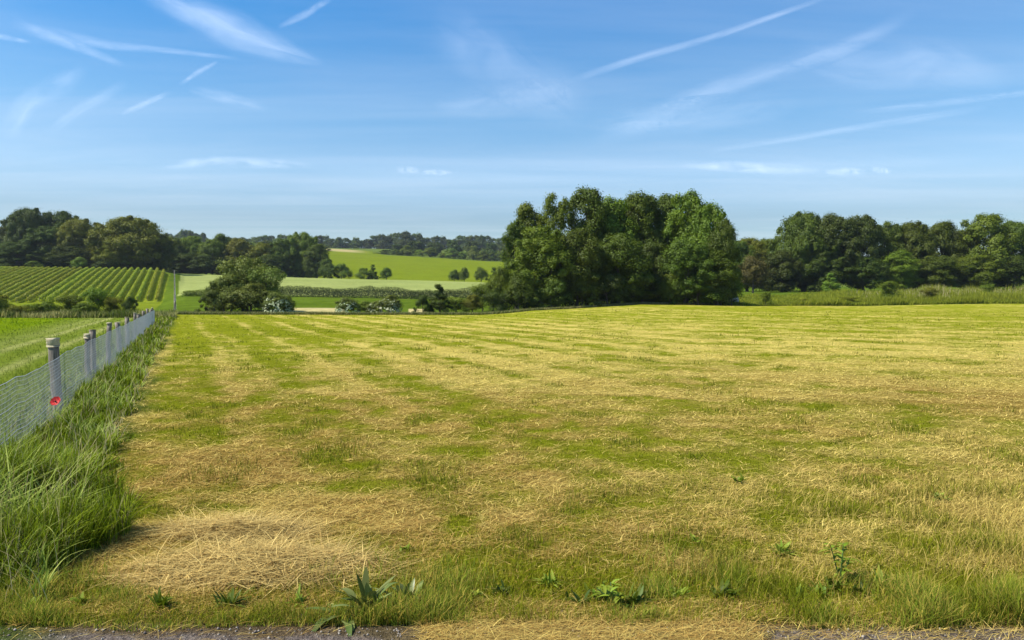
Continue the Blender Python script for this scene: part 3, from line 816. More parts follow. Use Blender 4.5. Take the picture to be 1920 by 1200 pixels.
for i in range(30):
    q = [(704, 474, 24, 'dark'), (722, 468, 30, 'dark'), (744, 468, 26, 'mid'), (764, 460, 34, 'mid'), (786, 468, 26, 'light'), (806, 464, 32, 'mid'), (830, 474, 24, 'light'), (848, 466, 34, 'mid'),
         (868, 472, 26, 'mid'), (888, 460, 26, 'grey'), (906, 470, 30, 'mid'), (928, 474, 34, 'dark'), (948, 468, 34, 'dark'), (972, 470, 36, 'dark'), (815, 455, 40, 'deep'), (850, 450, 40, 'deep'), (885, 452, 40, 'deep'),
         (780, 452, 40, 'deep'), (920, 455, 40, 'deep'), (950, 452, 40, 'deep'), (745, 458, 34, 'deep')]
    if i >= len(q): break
    px, top, w, mt = q[i]
    D = float(np.interp(px, [700, 720, 950, 1000], [560, 556, 520, 518])) + (45 if i > 13 else 4 + rs.uniform(0, 6))
    nm = {'dark': 'dark green', 'mid': 'mid green', 'light': 'pale green', 'grey': 'greyish pale', 'deep': 'darkest'}[mt]
    place = 'second row of the' if i > 13 else 'front of the'
    where = 'near its left tip' if px < 750 else 'left of its middle' if px < 830 else 'right of its middle' if px < 900 else 'by the copse'
    plant('tree', ['far_a', 'far_b', 'far_c'][i % 3], px, top, w, D, mt, '%s %s tree in the %s strip wood %s' % (nth('s' + nm + place + where), nm, place, where), 'tree', G, sink=.5)
# more wooded hillside filling the slopes, seen between the rows
for i in range(34):
    px = -40 + i * 19.2 + rs.uniform(-4, 4)
    if px > 600: break
    D = rs.uniform(330, 600)
    t = float(np.interp(px, [-40, 300, 330, 600], [436, 440, 450, 452])) + rs.uniform(-2, 8)
    plant('tree', rs.choice(['far_a', 'far_b', 'far_c']), px, t, rs.uniform(34, 50), D, rs.choice(['dark', 'mid', 'deep']), '%s treetop from the left on the near hillside %s' % (nth('h' + seg(px)), seg(px)), 'tree', 'trees on the hillside behind the woods')

# ------------------------------------------------------------------ vine rows
rng = np.random.default_rng(7)
VL = None
for i in range(30):
    us = np.arange(126, 202, .04)
    y = us.copy(); x = -93.3 - .449 * (y - 200) - 1.72 * i
    px = 960 + F * x / y
    ok = (px > -170) & (y > 129 + 1.5 * math.sin(i * 1.7))
    if ok.sum() < 60: continue
    us = us[ok]; x = x[ok]; y = y[ok]
    n = len(us); rep = 3
    x = np.repeat(x, rep); y = np.repeat(y, rep); uu = np.repeat(us, rep)
    a = rng.uniform(0, math.pi, n * rep); rr = np.sqrt(rng.uniform(.15, 1, n * rep))
    hh = .70 + .22 * vn(uu, uu * 0 + i, 1.3, 21)
    off = np.cos(a) * rr * .30
    z = .22 + np.sin(a) ** .8 * rr * hh
    X = x + off + rng.normal(size=len(x)) * .03; Y = y + off * .45
    P = np.stack([X, Y, height(X, Y) + z], 1)
    N = np.stack([np.cos(a) + rng.normal(size=len(a)) * .4, rng.normal(size=len(a)) * .5, np.sin(a) + .2], 1)
    V, Q, vv = cards(P, N, .13, rng, np.clip(.5 + .16 * rng.normal(size=len(a)), 0, 1), .75)
    o0 = np.array([x[0], y[0], hz(x[0], y[0])])
    if i == 0: vro = 0
    vro += 1
    lab = 'vine row nearest the fence line on the right of the vineyard' if vro == 1 else '%s vine row counted from the fence line on its right' % ORD[vro - 1]
    root = tag(empty('vine_row', o0), lab, 'vine row', 'vine rows of the vineyard')
    link('foliage', mesh_np('foliage', V - o0, Q, attrs={'v': vv}), M['vine'], root)
    ks = list(range(0, n, 130))
    base = [np.array([x[k * rep], y[k * rep], hz(x[k * rep], y[k * rep])]) - o0 for k in ks]
    ps = [(np.array(base) + [0, 0, .95], np.full(len(base), .012))]
    for b in base: ps.append(([b + [0, 0, .95], b + [0, 0, .5], b + [0, 0, -.2]], [.03, .03, .03]))
    link('trellis', tubes_mesh('trellis', ps, 4, weld=True), M['wood'], root)

# ------------------------------------------------------------------ wire fence
def box_post(w, d, h, bev, seed, flare=0.0):
    """weathered timber post: chamfered box cross-section, slightly irregular, closed at the top"""
    r = np.random.default_rng(seed)
    ring = np.array([(-w + bev, -d), (w - bev, -d), (w, -d + bev), (w, d - bev), (w - bev, d), (-w + bev, d), (-w, d - bev), (-w, -d + bev)])
    zs = np.linspace(-.3, h, 9); V = []
    for k, z in enumerate(zs):
        off = r.normal(size=2) * .008
        V.append(np.concatenate([ring * (1 + r.normal() * .05) + off, np.full((8, 1), z)], 1))
    V = np.concatenate(V)
    i = np.arange(8)[:, None] * 8 + np.arange(8)[None]; j = np.arange(8)[:, None] * 8 + (np.arange(8)[None] + 1) % 8
    Q = np.stack([i, j, j + 8, i + 8], -1).reshape(-1, 4)
    top = (np.arange(8) + 64)[None]
    return V, [Q, top]

fl0 = from_su(0.0, 0.0)
froot = empty('wire_fence', (fl0[0], fl0[1], 0))
tag(froot, 'grey wire mesh fence on weathered posts along the left of the hay field', 'fence')
pus = [-9.2, -5.0, 0.0, 4.0, 4.9, 8.3, 12.1, 15.9, 19.8, 23.6, 27.4, 31.2, 35.0, 38.8]
for i, u in enumerate(pus):
    x, y = from_su(0, u); z = hz(x, y)
    w = [.055, .06, .066, .05, .058][i % 5]
    V, Q = box_post(w, w * .85, 1.08 + .05 * ((i * 7) % 3 - 1) + (.04 if i == 2 else 0), .018, i)
    V2 = V - np.array([0, 0, 0])
    p = link('post', mesh_np('post', V2, Q), M['wood'], froot, (x - fl0[0], y - fl0[1], z))
    p.rotation_euler = (R(((i * 37) % 7 - 3) * 1.1), R(((i * 53) % 7 - 3) * 1.2), R(-23 + (i * 29) % 15))
    hh = 1.08 + .05 * ((i * 7) % 3 - 1) + (.04 if i == 2 else 0)
    ch = .125 if i == 2 else .07 if i == 3 else .022
    e_ = .012 if i == 2 else .004
    Vc, Qc = box_post(w + e_, w * .85 + e_, hh + .012, .02, i)
    Vc[:, 2] = np.interp(Vc[:, 2], [-.3, hh + .012], [hh - ch, hh + .012])
    link('sawn_end', mesh_np('sawn_end', Vc, Qc), M['woodtop'], p)
def wires():
    Vs, Qs, off = [], [], 0
    def strand(P, r):
        nonlocal off
        P = np.asarray(P); k = len(P)
        tri = np.array([[0, 1], [.87, -.5], [-.87, -.5]]) * r
        t = unit(P[-1] - P[0]); up = np.array([0, 0, 1.]) if abs(t[2]) < .9 else np.array([1., 0, 0])
        a = unit(np.cross(t, up)); b = np.cross(a, t)
        ring = P[:, None] + tri[None, :, 0, None] * a + tri[None, :, 1, None] * b
        Vs.append(ring.reshape(-1, 3))
        i = np.arange(k - 1)[:, None] * 3 + np.arange(3)[None]; j = np.arange(k - 1)[:, None] * 3 + (np.arange(3)[None] + 1) % 3
        Qs.append(np.stack([i, j, j + 3, i + 3], -1).reshape(-1, 4) + off); off += k * 3
    us = np.arange(-9.2, 38.9, .5)
    x, y = from_su(np.full(len(us), .10), us); z = height(x, y)
    sag = -.02 * np.sin((us % 3.8) / 3.8 * math.pi)
    for k, h in enumerate(np.arange(.03, .98, .05)):
        strand(np.stack([x, y, z + h + sag + .003 * np.sin(us * .9 + k * 2.1)], 1), .0026 if k not in (0, 6, 12, 18) else .0050)
    uv = np.arange(-9.2, 38.8, .065)
    x, y = from_su(np.full(len(uv), .103), uv); z = height(x, y); sg = -.02 * np.sin((uv % 3.8) / 3.8 * math.pi)
    for a in range(len(uv)):
        strand([[x[a], y[a], z[a] + .03 + sg[a]], [x[a], y[a], z[a] + .93 + sg[a]]], .0017)
    V = np.concatenate(Vs) - np.array([fl0[0], fl0[1], 0])
    link('wire_mesh', mesh_np('wire_mesh', V, np.concatenate(Qs)), M['wire'], froot)
wires()
# second fence climbing the hill beside the vines
a0 = (-.4525 * 70, 70.0)
hroot = tag(empty('hill_fence', (a0[0], a0[1], hz(*a0))), 'distant post and wire fence climbing the hill between vineyard and meadow', 'fence')
tops = []
for i, yy in enumerate(np.arange(70, 222, 9.5)):
    x, y = -.4525 * yy, yy; z = hz(x, y)
    V, Q = box_post(.075, .07, 1.35 + .12 * (i % 3), .015, i)
    link('post', mesh_np('post', V, Q), M['wood'], hroot, (x - a0[0], y - a0[1], z - hz(*a0)))
    tops.append([x - a0[0], y - a0[1], z - hz(*a0)])
tops = np.array(tops)
link('wire', tubes_mesh('wire', [(tops + [.12, 0, h], np.full(len(tops), .006)) for h in (.5, .9, 1.3)], 4), M['wire'], hroot)

# ------------------------------------------------------------------ grass blades
def blades(x, y, z, h, w, lean, az, col, k, rise=None, rng=None):
    n = len(x)
    B = np.stack([x, y, z], 1)
    L = np.stack([np.cos(az), np.sin(az), np.zeros(n)], 1)
    wa = az + math.pi / 2 + rng.uniform(-.9, .9, n)
    W = np.stack([np.cos(wa), np.sin(wa), np.zeros(n)], 1) * (w / 2)[:, None]
    rise = np.ones(n) if rise is None else rise
    Vs = []
    for j in range(k):
        f = j / k
        C = B + np.array([0, 0, 1.]) * (h * rise * (f - .35 * lean * f * f))[:, None] + L * (h * lean * f ** 1.6)[:, None]
        ww = W * (1 - .55 * f)
        Vs += [C - ww, C + ww]
    tip = B + np.array([0, 0, 1.]) * (h * rise * (1 - .35 * lean))[:, None] + L * (h * lean)[:, None]
    Vs.append(tip)
    V = np.stack(Vs, 1).reshape(-1, 3); m = 2 * k + 1
    b = np.arange(n) * m
    F_ = [np.stack([b + 2 * k - 2, b + 2 * k - 1, b + 2 * k], 1)]
    for j in range(k - 1):
        F_.append(np.stack([b + 2 * j, b + 2 * j + 1, b + 2 * j + 3, b + 2 * j + 2], 1))
    return V, F_, np.repeat(col, m, 0)

def merge(parts):
    off = 0; V = []; Fs = {}; C = []
    for v, fs, c in parts:
        V.append(v); C.append(c)
        for f in fs: Fs.setdefault(f.shape[1], []).append(f + off)
        off += len(v)
    return np.concatenate(V), [np.concatenate(f) for f in Fs.values()], np.concatenate(C)

def stuff(name, parts, mat, label, cat):
    V, Fs, C = merge(parts)
    o = link(name, mesh_np(name, V, Fs, attrs={'col': C}), mat)
    tag(o, label, cat, kind='stuff'); return o

rng = np.random.default_rng(21)
def scatter_field(n, y0, y1, t0=-.76, t1=.76, p=1.0):
    q = rng.uniform(0, 1, n)
    y = 1 / ((1 / y0) * (1 - q) + (1 / y1) * q)
    x = rng.uniform(t0, t1, n) * y
    return x, y

# mown stubble and regrowth
parts = []
for (n, y0, y1, k) in [(210000, 4.15, 14, 2), (170000, 14, 74, 1)]:
    x, y = scatter_field(n, y0, y1)
    s, u = fence_su(x, y)
    st = strawness(x, y)
    keep = (s > .7) & (rng.uniform(size=n) < np.clip(1.15 - .75 * st, 0, 1)) & (y < field_edge(960 + F * x / y))
    hp_ = (x + 2.0) ** 2 / .8 + (y - 5.2) ** 2 / .5
    keep &= ~((hp_ < 1) & (rng.uniform(size=n) < .85))
    x, y, st = x[keep], y[keep], st[keep]; n = len(x)
    tuft = sst(.52, .78, fbm(x, y, .7, 301, 3))
    nearb = 1 - sst(4.5, 6.2, y)
    rgt = sst(1.2, 3.2, x) * (1 - sst(5.5, 8.5, y))
    h = (.018 + .050 * tuft ** 1.5 + .03 * nearb + .05 * rgt * (.3 + tuft)) * rng.uniform(.4, 1.8, n) * (1 + .012 * y)
    w = np.maximum(.0035, y / 745 * .75) * rng.uniform(.7, 1.3, n)
    g = field_rgb(x, y, np.clip(st * .75 + rng.uniform(-.45, .28, n), 0, 1))
    dk = mixc(g, np.array([.130, .190, .016]), tuft * .55 * rng.uniform(.4, 1, n))
    c = dk * rng.uniform(.5, 1.4, n)[:, None]
    parts.append(blades(x, y, height(x, y) - .005, h, w, rng.uniform(.1, .9, n), rng.uniform(0, 6.28, n), c, k, rng=rng))
stuff('mown_grass', parts, M['grass'], 'short green and yellow grass regrowing across the mown hay field', 'grass')

# cut straw lying about
parts = []
for (n, y0, y1, k) in [(200000, 3.88, 13, 2), (150000, 13, 74, 1)]:
    x, y = scatter_field(n, y0, y1)
    s, u = fence_su(x, y)
    st = strawness(x, y)
    verge = (y < 4.45) & (x > -.5)
    keep = (s > .9) & ((rng.uniform(size=n) < np.clip(st * 1.15 - .12, .07, 1)) | (verge & (rng.uniform(size=n) < .95))) & (y < field_edge(960 + F * x / y))
    keep &= ~((y < 4.22) & (x < -.55) & (rng.uniform(size=n) < .93))
    keep &= ~((y < 4.20) & (x > 1.35) & (rng.uniform(size=n) < .80))
    x, y, st = x[keep], y[keep], st[keep]; n = len(x)
    L = rng.uniform(.05, .17, n) * (1 + .012 * y)
    w = np.maximum(.0029, y / 745 * .6) * rng.uniform(.7, 1.25, n)
    br = (1 - sst(7, 20, y)) * fbm(x, y, 2.6, 66, 3)
    c = mixc(np.broadcast_to(C_STRAW, (n, 3)), C_BROWN, np.clip(br * rng.uniform(.2, 1.9, n), 0, 1)) * rng.uniform(.5, 1.35, n)[:, None]
    rgt = sst(1.6, 3.4, x) * (1 - sst(6, 9, y))
    az = np.where(rng.uniform(size=n) < .6, rng.normal(.35, .7, n), rng.uniform(0, 6.28, n)) + math.pi * (rng.uniform(size=n) < .5)
    rise = rng.uniform(.02, .30, n) + .25 * rgt * rng.uniform(0, 1, n)
    parts.append(blades(x, y, height(x, y) + rng.uniform(0, .025, n), L, w, np.full(n, .95), az, c, k, rise=rise, rng=rng))
n = 15000
x = rng.uniform(.9, 5.6, n); y = rng.uniform(4.4, 7.6, n)
d = fbm(x, y, .8, 611, 3) + .10 * sst(1.6, 3.5, x); keep = rng.uniform(size=n) < .75 * sst(.42, .75, d) * (1 - sst(5.6, 7.6, y)) * sst(.9, 2.2, x) + .06; x, y, d = x[keep], y[keep], d[keep]; n = len(x)
c = mixc(np.array([.24, .19, .04]), np.array([.58, .44, .12]), rng.uniform(0, 1, n)) * rng.uniform(.5, 1.1, n)[:, None]
parts.append(blades(x, y, height(x, y), rng.uniform(.07, .24, n), np.full(n, .0034) * rng.uniform(.6, 1.4, n), rng.uniform(.3, 1.1, n), rng.normal(.3, .8, n), c, 3, rng=rng))
stuff('cut_straw', parts, M['straw'], 'dry golden cut straw scattered across the mown hay field', 'straw')

# tall grass along the fence
parts = []
n = 95000
q = rng.uniform(0, 1, n); y = 1 / ((1 / 3.9) * (1 - q) + (1 / 60.) * q)
s = rng.uniform(-.45, 1.55, n)
x0, _ = from_su(s, 0); x = -7.16 + s * 1.0923 - (y - 11.7) * .4395
ed = .95 + .22 * np.exp(-((y - 6) / 1.2) ** 2) + 1.1 * (fbm(x, y, 1.6, 71, 3) - .5)
keep = (s < ed) & (y > 4.12 + .12 * rng.uniform(size=n)) & (rng.uniform(size=n) < np.where(s < 0, .35, 1))
x, y, s = x[keep], y[keep], s[keep]; n = len(x)
cl = fbm(x, y, .55, 88, 3)
h = (.12 + .58 * sst(.3, .75, cl)) * rng.uniform(.55, 1.25, n) * (1 - .45 * sst(.6, 1.3, s)) * (.42 + .62 * np.exp(-((y - 6.1) / 1.25) ** 2)) * (1 + .25 * sst(14, 40, y))
w = np.maximum(.0045, y / 745 * .8) * rng.uniform(.7, 1.6, n)
c = mixc(np.array([.115, .180, .007]), np.array([.350, .430, .030]), np.clip(rng.normal(.45, .35, n) + (cl - .5), 0, 1))
c = mixc(c, np.array([.56, .50, .22]), (rng.uniform(size=n) < .10 + .12 * sst(20, 40, y)) * .8)
az = rng.uniform(0, 6.28, n)
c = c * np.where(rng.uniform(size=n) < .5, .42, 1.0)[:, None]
parts.append(blades(x, y, height(x, y), h, w, rng.uniform(.05, .6, n) + .5 * (rng.uniform(size=n) < .25), az, c, 4, rng=rng))
n = 5200
q = rng.uniform(0, 1, n); y = 1 / ((1 / 4.4) * (1 - q) + (1 / 30.) * q); s = rng.uniform(-.3, 1.05, n)
x = -7.16 + s * 1.0923 - (y - 11.7) * .4395
cl = vn(x, y, .45, 90); keep = cl > .45; x, y, s, cl = x[keep], y[keep], s[keep], cl[keep]; n = len(x)
c = mixc(np.array([.18, .27, .03]), np.array([.50, .56, .14]), rng.uniform(0, 1, n))
parts.append(blades(x, y, height(x, y), rng.uniform(.35, .85, n) * (1 - .35 * sst(.5, 1.1, s)) * (.45 + .6 * np.exp(-((y - 6.1) / 1.25) ** 2)), np.maximum(.010, y / 745 * 1.0) * rng.uniform(.7, 1.6, n), rng.uniform(.3, 1.1, n), rng.normal(0, 1.7, n), c, 5, rng=rng))
n = 1000
q = rng.uniform(0, 1, n); y = 1 / ((1 / 4.3) * (1 - q) + (1 / 50.) * q); s = rng.uniform(-.4, 1.1, n)
x = -7.16 + s * 1.0923 - (y - 11.7) * .4395
c = mixc(np.array([.34, .26, .12]), np.array([.66, .58, .32]), rng.uniform(0, 1, n))
parts.append(blades(x, y, height(x, y), rng.uniform(.3, .8, n) * (.6 + .4 * np.exp(-((y - 6.1) / 1.25) ** 2)), np.maximum(.0035, y / 745 * .6), rng.uniform(.1, .8, n), rng.uniform(0, 6.28, n), c, 4, rng=rng))
stuff('tall_grass', parts, M['grass'], 'tall uncut green grass growing along the wire fence', 'grass')

# grass fringe along the lane
parts = []
n = 46000
x = rng.uniform(-3.6, 3.6, n); y = 4.00 + .05 * vn(x, x * 0, .3, 3) + np.abs(rng.normal(0, .34, n)) + .16 * fbm(x, x * 0, .8, 19, 3)
d = fbm(x, y, .6, 15, 3)
keep = rng.uniform(size=n) < sst(.38, .64, d + .08 * sst(-.2, 1.2, x) + .16 * (1 - sst(-1.6, -.9, x)))
x, y, d = x[keep], y[keep], d[keep]; n = len(x)
h = (.05 + .15 * sst(.35, .75, d)) * rng.uniform(.5, 1.35, n) * np.where(x > .5, 1.25, .8)
c = mixc(np.array([.130, .190, .014]), np.array([.340, .370, .050]), np.clip(rng.normal(.45, .3, n), 0, 1))
c = mixc(c, C_STRAW2, (rng.uniform(size=n) < .3) * .9)
parts.append(blades(x, y, height(x, y) - .005, h, np.full(n, .0042) * rng.uniform(.6, 1.6, n), rng.uniform(.1, .9, n), rng.uniform(0, 6.28, n), c, 3, rng=rng))
stuff('verge_grass', parts, M['grass'], 'ragged green grass fringe along the edge of the lane', 'grass')

# rough meadow grass beyond the field on the right and centre
parts = []
n = 110000
px = rng.uniform(1300, 2050, n)
y = field_edge(px) + 1 + rng.uniform(0, 1, n) ** 1.3 * 44
x = (px - 960) / F * y
cl = fbm(x, y, 5, 401, 3)
h = (.35 + 1.0 * sst(.35, .8, cl)) * rng.uniform(.6, 1.2, n) * (.55 + .7 * sst(1380, 1700, px)) * (1 + .3 * sst(1600, 1750, px))
top = rng.uniform(size=n) < .22 * sst(1550, 1750, px) * sst(14, 30, y - field_edge(px))
c = mixc(np.array([.150, .185, .014]), np.array([.330, .350, .040]), np.clip(rng.normal(.5, .25, n) + (cl - .5), 0, 1))
c = mixc(c, np.array([.60, .50, .28]), top * .9)
parts.append(blades(x, y, height(x, y), h, np.full(n, .13) * rng.uniform(.6, 1.4, n), rng.uniform(.1, .6, n), rng.uniform(0, 6.28, n), c, 1, rng=rng))
n = 30000
px = rng.uniform(330, 1330, n); y = field_edge(px) + rng.uniform(-.2, 1, n) ** 2 * 6 + .3
x = (px - 960) / F * y
c = mixc(np.array([.10, .14, .02]), np.array([.46, .40, .18]), np.clip(rng.normal(.35, .35, n) + .4 * sst(1000, 1150, px), 0, 1))
parts.append(blades(x, y, height(x, y), rng.uniform(.12, .38, n), np.full(n, .08), rng.uniform(.1, .6, n), rng.uniform(0, 6.28, n), c, 1, rng=rng))
stuff('rough_meadow_grass', parts, M['grass'], 'long seeding grass of the rough meadow beyond the mown field', 'grass')

# weeds and long dry stalks under the vineyard scrub
parts = []
n = 16000
px = rng.uniform(-80, 330, n); y = rng.uniform(62, 69, n); x = (px - 960) / F * y
c = mixc(np.array([.10, .14, .02]), np.array([.46, .42, .16]), np.clip(rng.normal(.4, .4, n) + 1.2 * (vn(x, y, 3, 9) - .5), 0, 1))
parts.append(blades(x, y, height(x, y), rng.uniform(.1, .75, n) * (.4 + vn(x, y, 2.5, 10)), np.full(n, .08), rng.uniform(.1, .6, n), rng.uniform(0, 6.28, n), c, 2, rng=rng))
n = 45000
q = rng.uniform(0, 1, n); y = 1 / ((1 / 9.) * (1 - q) + (1 / 62.) * q); s = -.3 - rng.uniform(0, 1, n) ** 1.1 * 26
x = -7.16 + s * 1.0923 - (y - 11.7) * .4395
_, cc = region_and_col(x, y)
parts.append(blades(x, y, height(x, y), rng.uniform(.03, .08, n) * (1 + .02 * y) * np.where(s > -1.7, 2.4, 1), np.maximum(.005, y / 745 * .8), rng.uniform(.1, .9, n), rng.uniform(0, 6.28, n), cc * rng.uniform(.75, 1.3, n)[:, None], 1, rng=rng))
stuff('lawn_grass', parts, M['grass'], 'short lawn grass and seeding weeds left of the wire fence', 'grass')

# ------------------------------------------------------------------ hay heap
def hay_heap(name, label, cx, cy, rx, ry, hh, n, seed):
    r = np.random.default_rng(seed)
    root = tag(empty(name, (cx, cy, hz(cx, cy))), label, 'hay', 'raked heaps of cut hay')
    a = r.uniform(0, 2 * math.pi, n); q = np.sqrt(r.uniform(0, 1, n)) * (1 + .15 * np.sin(3 * a + seed))
    X = cx + np.cos(a) * q * rx; Y = cy + np.sin(a) * q * ry
    top = hh * np.clip(1 - q ** 2, 0, 1) * (.55 + .9 * fbm(X, Y, .35, seed, 3))
    Z = height(X, Y) + top * np.sqrt(r.uniform(.2, 1, n)) + .01
    L = r.uniform(.10, .42, n); w = np.full(n, .0052) * r.uniform(.6, 1.5, n)
    c = mixc(np.array([.74, .56, .20]), np.array([.36, .23, .07]), np.clip(r.normal(.35, .35, n), 0, 1)) * r.uniform(.55, 1.2, n)[:, None]
    az = r.normal(.5, .9, n) + math.pi * (r.uniform(size=n) < .5)
    V, Fs, C = blades(X, Y, Z, L, w, np.full(n, .95), az, c, 3, rise=r.normal(.08, .17, n), rng=r)
    V = V - np.array([cx, cy, hz(cx, cy)])
    link('straw', mesh_np('straw', V, Fs, attrs={'col': C}), M['straw'], root)
    gx, gy = np.meshgrid(np.linspace(-1, 1, 41), np.linspace(-1, 1, 41)); qq = np.hypot(gx, gy)
    X = cx + gx * rx; Y = cy + gy * ry
    Zm = height(X.ravel(), Y.ravel()).reshape(X.shape) + hh * np.clip(1 - qq ** 2, -.15, 1) * .55 * (.55 + .9 * fbm(X, Y, .35, seed, 3)) - .012
    V = np.stack([X.ravel() - cx, Y.ravel() - cy, Zm.ravel() - hz(cx, cy)], 1)
    i = np.arange(40)[:, None] * 41 + np.arange(40)[None]
    Q = np.stack([i, i + 1, i + 42, i + 41], -1).reshape(-1, 4)
    link('matted_core', mesh_np('matted_core', V, Q, attrs={'col': np.broadcast_to(np.array([.17, .115, .045]), V.shape)}, smooth=True), M['field'], root)  # core coloured dark to paint shadowed gaps between the strands
hay_heap('hay_heap', 'largest heap of golden cut hay beside the tall grass near the lane', -1.72, 5.0, .88, .40, .085, 5200, 3)
hay_heap('hay_heap', 'smaller heap of pale hay just behind the largest one', -2.12, 5.75, .62, .26, .10, 2200, 4)

# ------------------------------------------------------------------ broad leaved plants
def leaf_strip(base, az, L, W, up, droop, k=7):
    """one broad leaf with a fold along its midrib; returns verts, quads"""
    d = np.array([math.cos(az), math.sin(az), 0]); sdir = np.array([-math.sin(az), math.cos(az), 0])
    V = []
    for j in range(k + 1):
        f = j / k
        c = base + d * L * f * math.cos(up) + np.array([0, 0, L * (math.sin(up) * f - droop * f * f)])
        w = W * math.sin(math.pi * min(1, .06 + f * .94)) ** .75 * (1 - .25 * f)
        V += [c - sdir * w + [0, 0, w * .25], c, c + sdir * w + [0, 0, w * .25]]
    Q = []
    for j in range(k):
        a = j * 3
        Q += [[a, a + 1, a + 4, a + 3], [a + 1, a + 2, a + 5, a + 4]]
    return np.array(V), np.array(Q)

def broad_plant(name, label, px, py, D, n, L, W, mat, seed, cat='plant', group=None, up=(.5, 1.3)):
    r = np.random.default_rng(seed)
    p = at(px, py, D); z = hz(p[0], D)
    root = tag(empty(name, (p[0], D, z)), label, cat, group)
    for i in range(n):
        V, Q = leaf_strip(np.array([r.normal() * .02, r.normal() * .02, .01]), r.uniform(0, 6.28), L * r.uniform(.6, 1.2), W * r.uniform(.7, 1.2), r.uniform(*up), r.uniform(.1, .6))
        link('leaf', mesh_np('leaf', V, Q, attrs={'v': np.full(len(V), r.uniform(0, 1))}, smooth=True), M[mat], root)
    return root
broad_plant('dock_plant', 'dark broad leaved dock plant at the edge of the lane left of centre', 690, 1150, 4.32, 26, .31, .026, 'dock', 1, up=(.35, 1.5))
broad_plant('dock_plant', 'smaller dock plant with one arched leaf right of the larger one', 765, 1140, 4.38, 16, .25, .022, 'dock', 2, up=(.5, 1.4))
broad_plant('dock_plant', 'flat spreading dock leaves at the foot of the larger dock plant', 640, 1165, 4.24, 9, .24, .030, 'dock', 3, up=(.05, .5))
broad_plant('weed', 'bright green small leaved weed on the verge near the middle', 893, 1120, 4.5, 22, .07, .016, 'weed', 5, 'weed', 'leafy weeds in the mown field', (.3, 1.3))
broad_plant('weed', 'tiny dark green weed clump in the straw above the dock plants', 760, 1022, 5.3, 14, .07, .010, 'weed', 6, 'weed', 'leafy weeds in the mown field', (.5, 1.4))
broad_plant('weed', 'dark green weed clump alone in the field at the right', 1762, 940, 6.6, 20, .12, .018, 'weed', 7, 'weed', 'leafy weeds in the mown field', (.4, 1.3))
broad_plant('weed', 'green weed clump in the field below the copse', 1385, 905, 7.2, 18, .12, .014, 'weed', 8, 'weed', 'leafy weeds in the mown field', (.6, 1.4))
broad_plant('weed', 'small green weed in dry grass right of the middle', 1308, 996, 5.55, 14, .08, .013, 'weed', 9, 'weed', 'leafy weeds in the mown field', (.4, 1.2))
def tall_weed(label, px, D, H, seed):
    r = np.random.default_rng(seed)
    x = at(px, 900, D)[0]; z = hz(x, D)
    root = tag(empty('tall_weed', (x, D, z)), label, 'weed', None)
    paths = []; k = 0
    for i in range(5):
        a = r.uniform(0, 6.28); l = r.uniform(.02, .10)
        top = np.array([math.cos(a) * l, math.sin(a) * l, H * r.uniform(.6, 1)])
        paths.append(([np.zeros(3), top * .5 + [0, 0, .01], top], [.005, .004, .002]))
        for q in range(9):
            f = r.uniform(.25, 1)
            V, Q = leaf_strip(top * f, r.uniform(0, 6.28), r.uniform(.05, .10), .013, r.uniform(.1, .9), .4, 4)
            link('leaf', mesh_np('leaf', V, Q, attrs={'v': np.full(len(V), r.uniform(0, .6))}, smooth=True), M['weed'], root); k += 1
    link('stem', tubes_mesh('stem', paths, 5), M['stem'], root)
tall_weed('bushy dark green stalked weed standing in the lane verge on the right', 1578, 4.75, .30, 11)
for a in [
    (60, 1165, 4.35, 26, .10, .022, 'weed', 'round leaved weed at the bottom left corner of the verge'),
    (20, 1110, 4.6, 30, .14, .020, 'weed', 'dark nettle like clump at the left edge low in the grass'),
    (150, 1150, 4.4, 20, .09, .016, 'weed', 'light green weed right of the bottom left corner'),
    (560, 1150, 4.42, 24, .12, .010, 'weed', 'grassy dark weed left of the dock plants'),
    (1030, 1090, 4.7, 34, .13, .008, 'weed', 'tuft of olive blades in the middle of the verge'),
    (1270, 1130, 4.5, 30, .12, .010, 'weed', 'green tuft on the verge right of the dark leafy weed'),
    (1500, 1135, 4.45, 26, .11, .012, 'weed', 'dark stubby weed at the soil patch on the right of the verge'),
    (1650, 1090, 4.65, 34, .15, .011, 'weed', 'dark leafy tuft right of the stalked weed'),
    (1850, 1140, 4.42, 26, .12, .012, 'deep', 'near black weed at the bottom right corner'),
    (1465, 1020, 5.3, 30, .13, .010, 'weed', 'green tuft in the dry grass behind the stalked weed'),
]:
    broad_plant('weed', a[7], a[0], a[1], a[2], a[3], a[4], a[5], a[6], int(a[0]), 'weed', 'leafy weeds of the lane verge', (.35, 1.35))
for q, (px_, py_, D_) in enumerate([(1085, 1140, 4.42), (1120, 1120, 4.5), (1185, 1145, 4.4), (1210, 1120, 4.5), (1540, 1120, 4.5), (1565, 1100, 4.6), (1610, 1110, 4.55), (1700, 1130, 4.48), (1350, 1120, 4.5), (940, 1110, 4.55), (300, 1160, 4.36), (430, 1155, 4.38)]):
    broad_plant('weed', 'low dark weed %s' % ['left of the dark leafy weed right of the middle', 'behind the dark leafy weed right of the middle', 'just right of the dark leafy weed', 'behind and right of the dark leafy weed',
        'left of the stalked weed foot', 'at the foot of the stalked weed', 'right of the stalked weed foot', 'in the verge below the far right dry grass', 'halfway between the dark leafy and the stalked weed', 'right of the bright green verge weed', 'below the left part of the hay heap', 'below the right part of the hay heap'][q],
        px_, py_, D_, 26, .10 + .03 * (q % 3), .012, ['deep', 'mid', 'dark'][q % 3], 700 + q, 'weed', 'leafy weeds of the lane verge', (.3, 1.35))
tall_weed('low dark leafy weed on the lane verge right of the middle', 1150, 4.42, .15, 12)

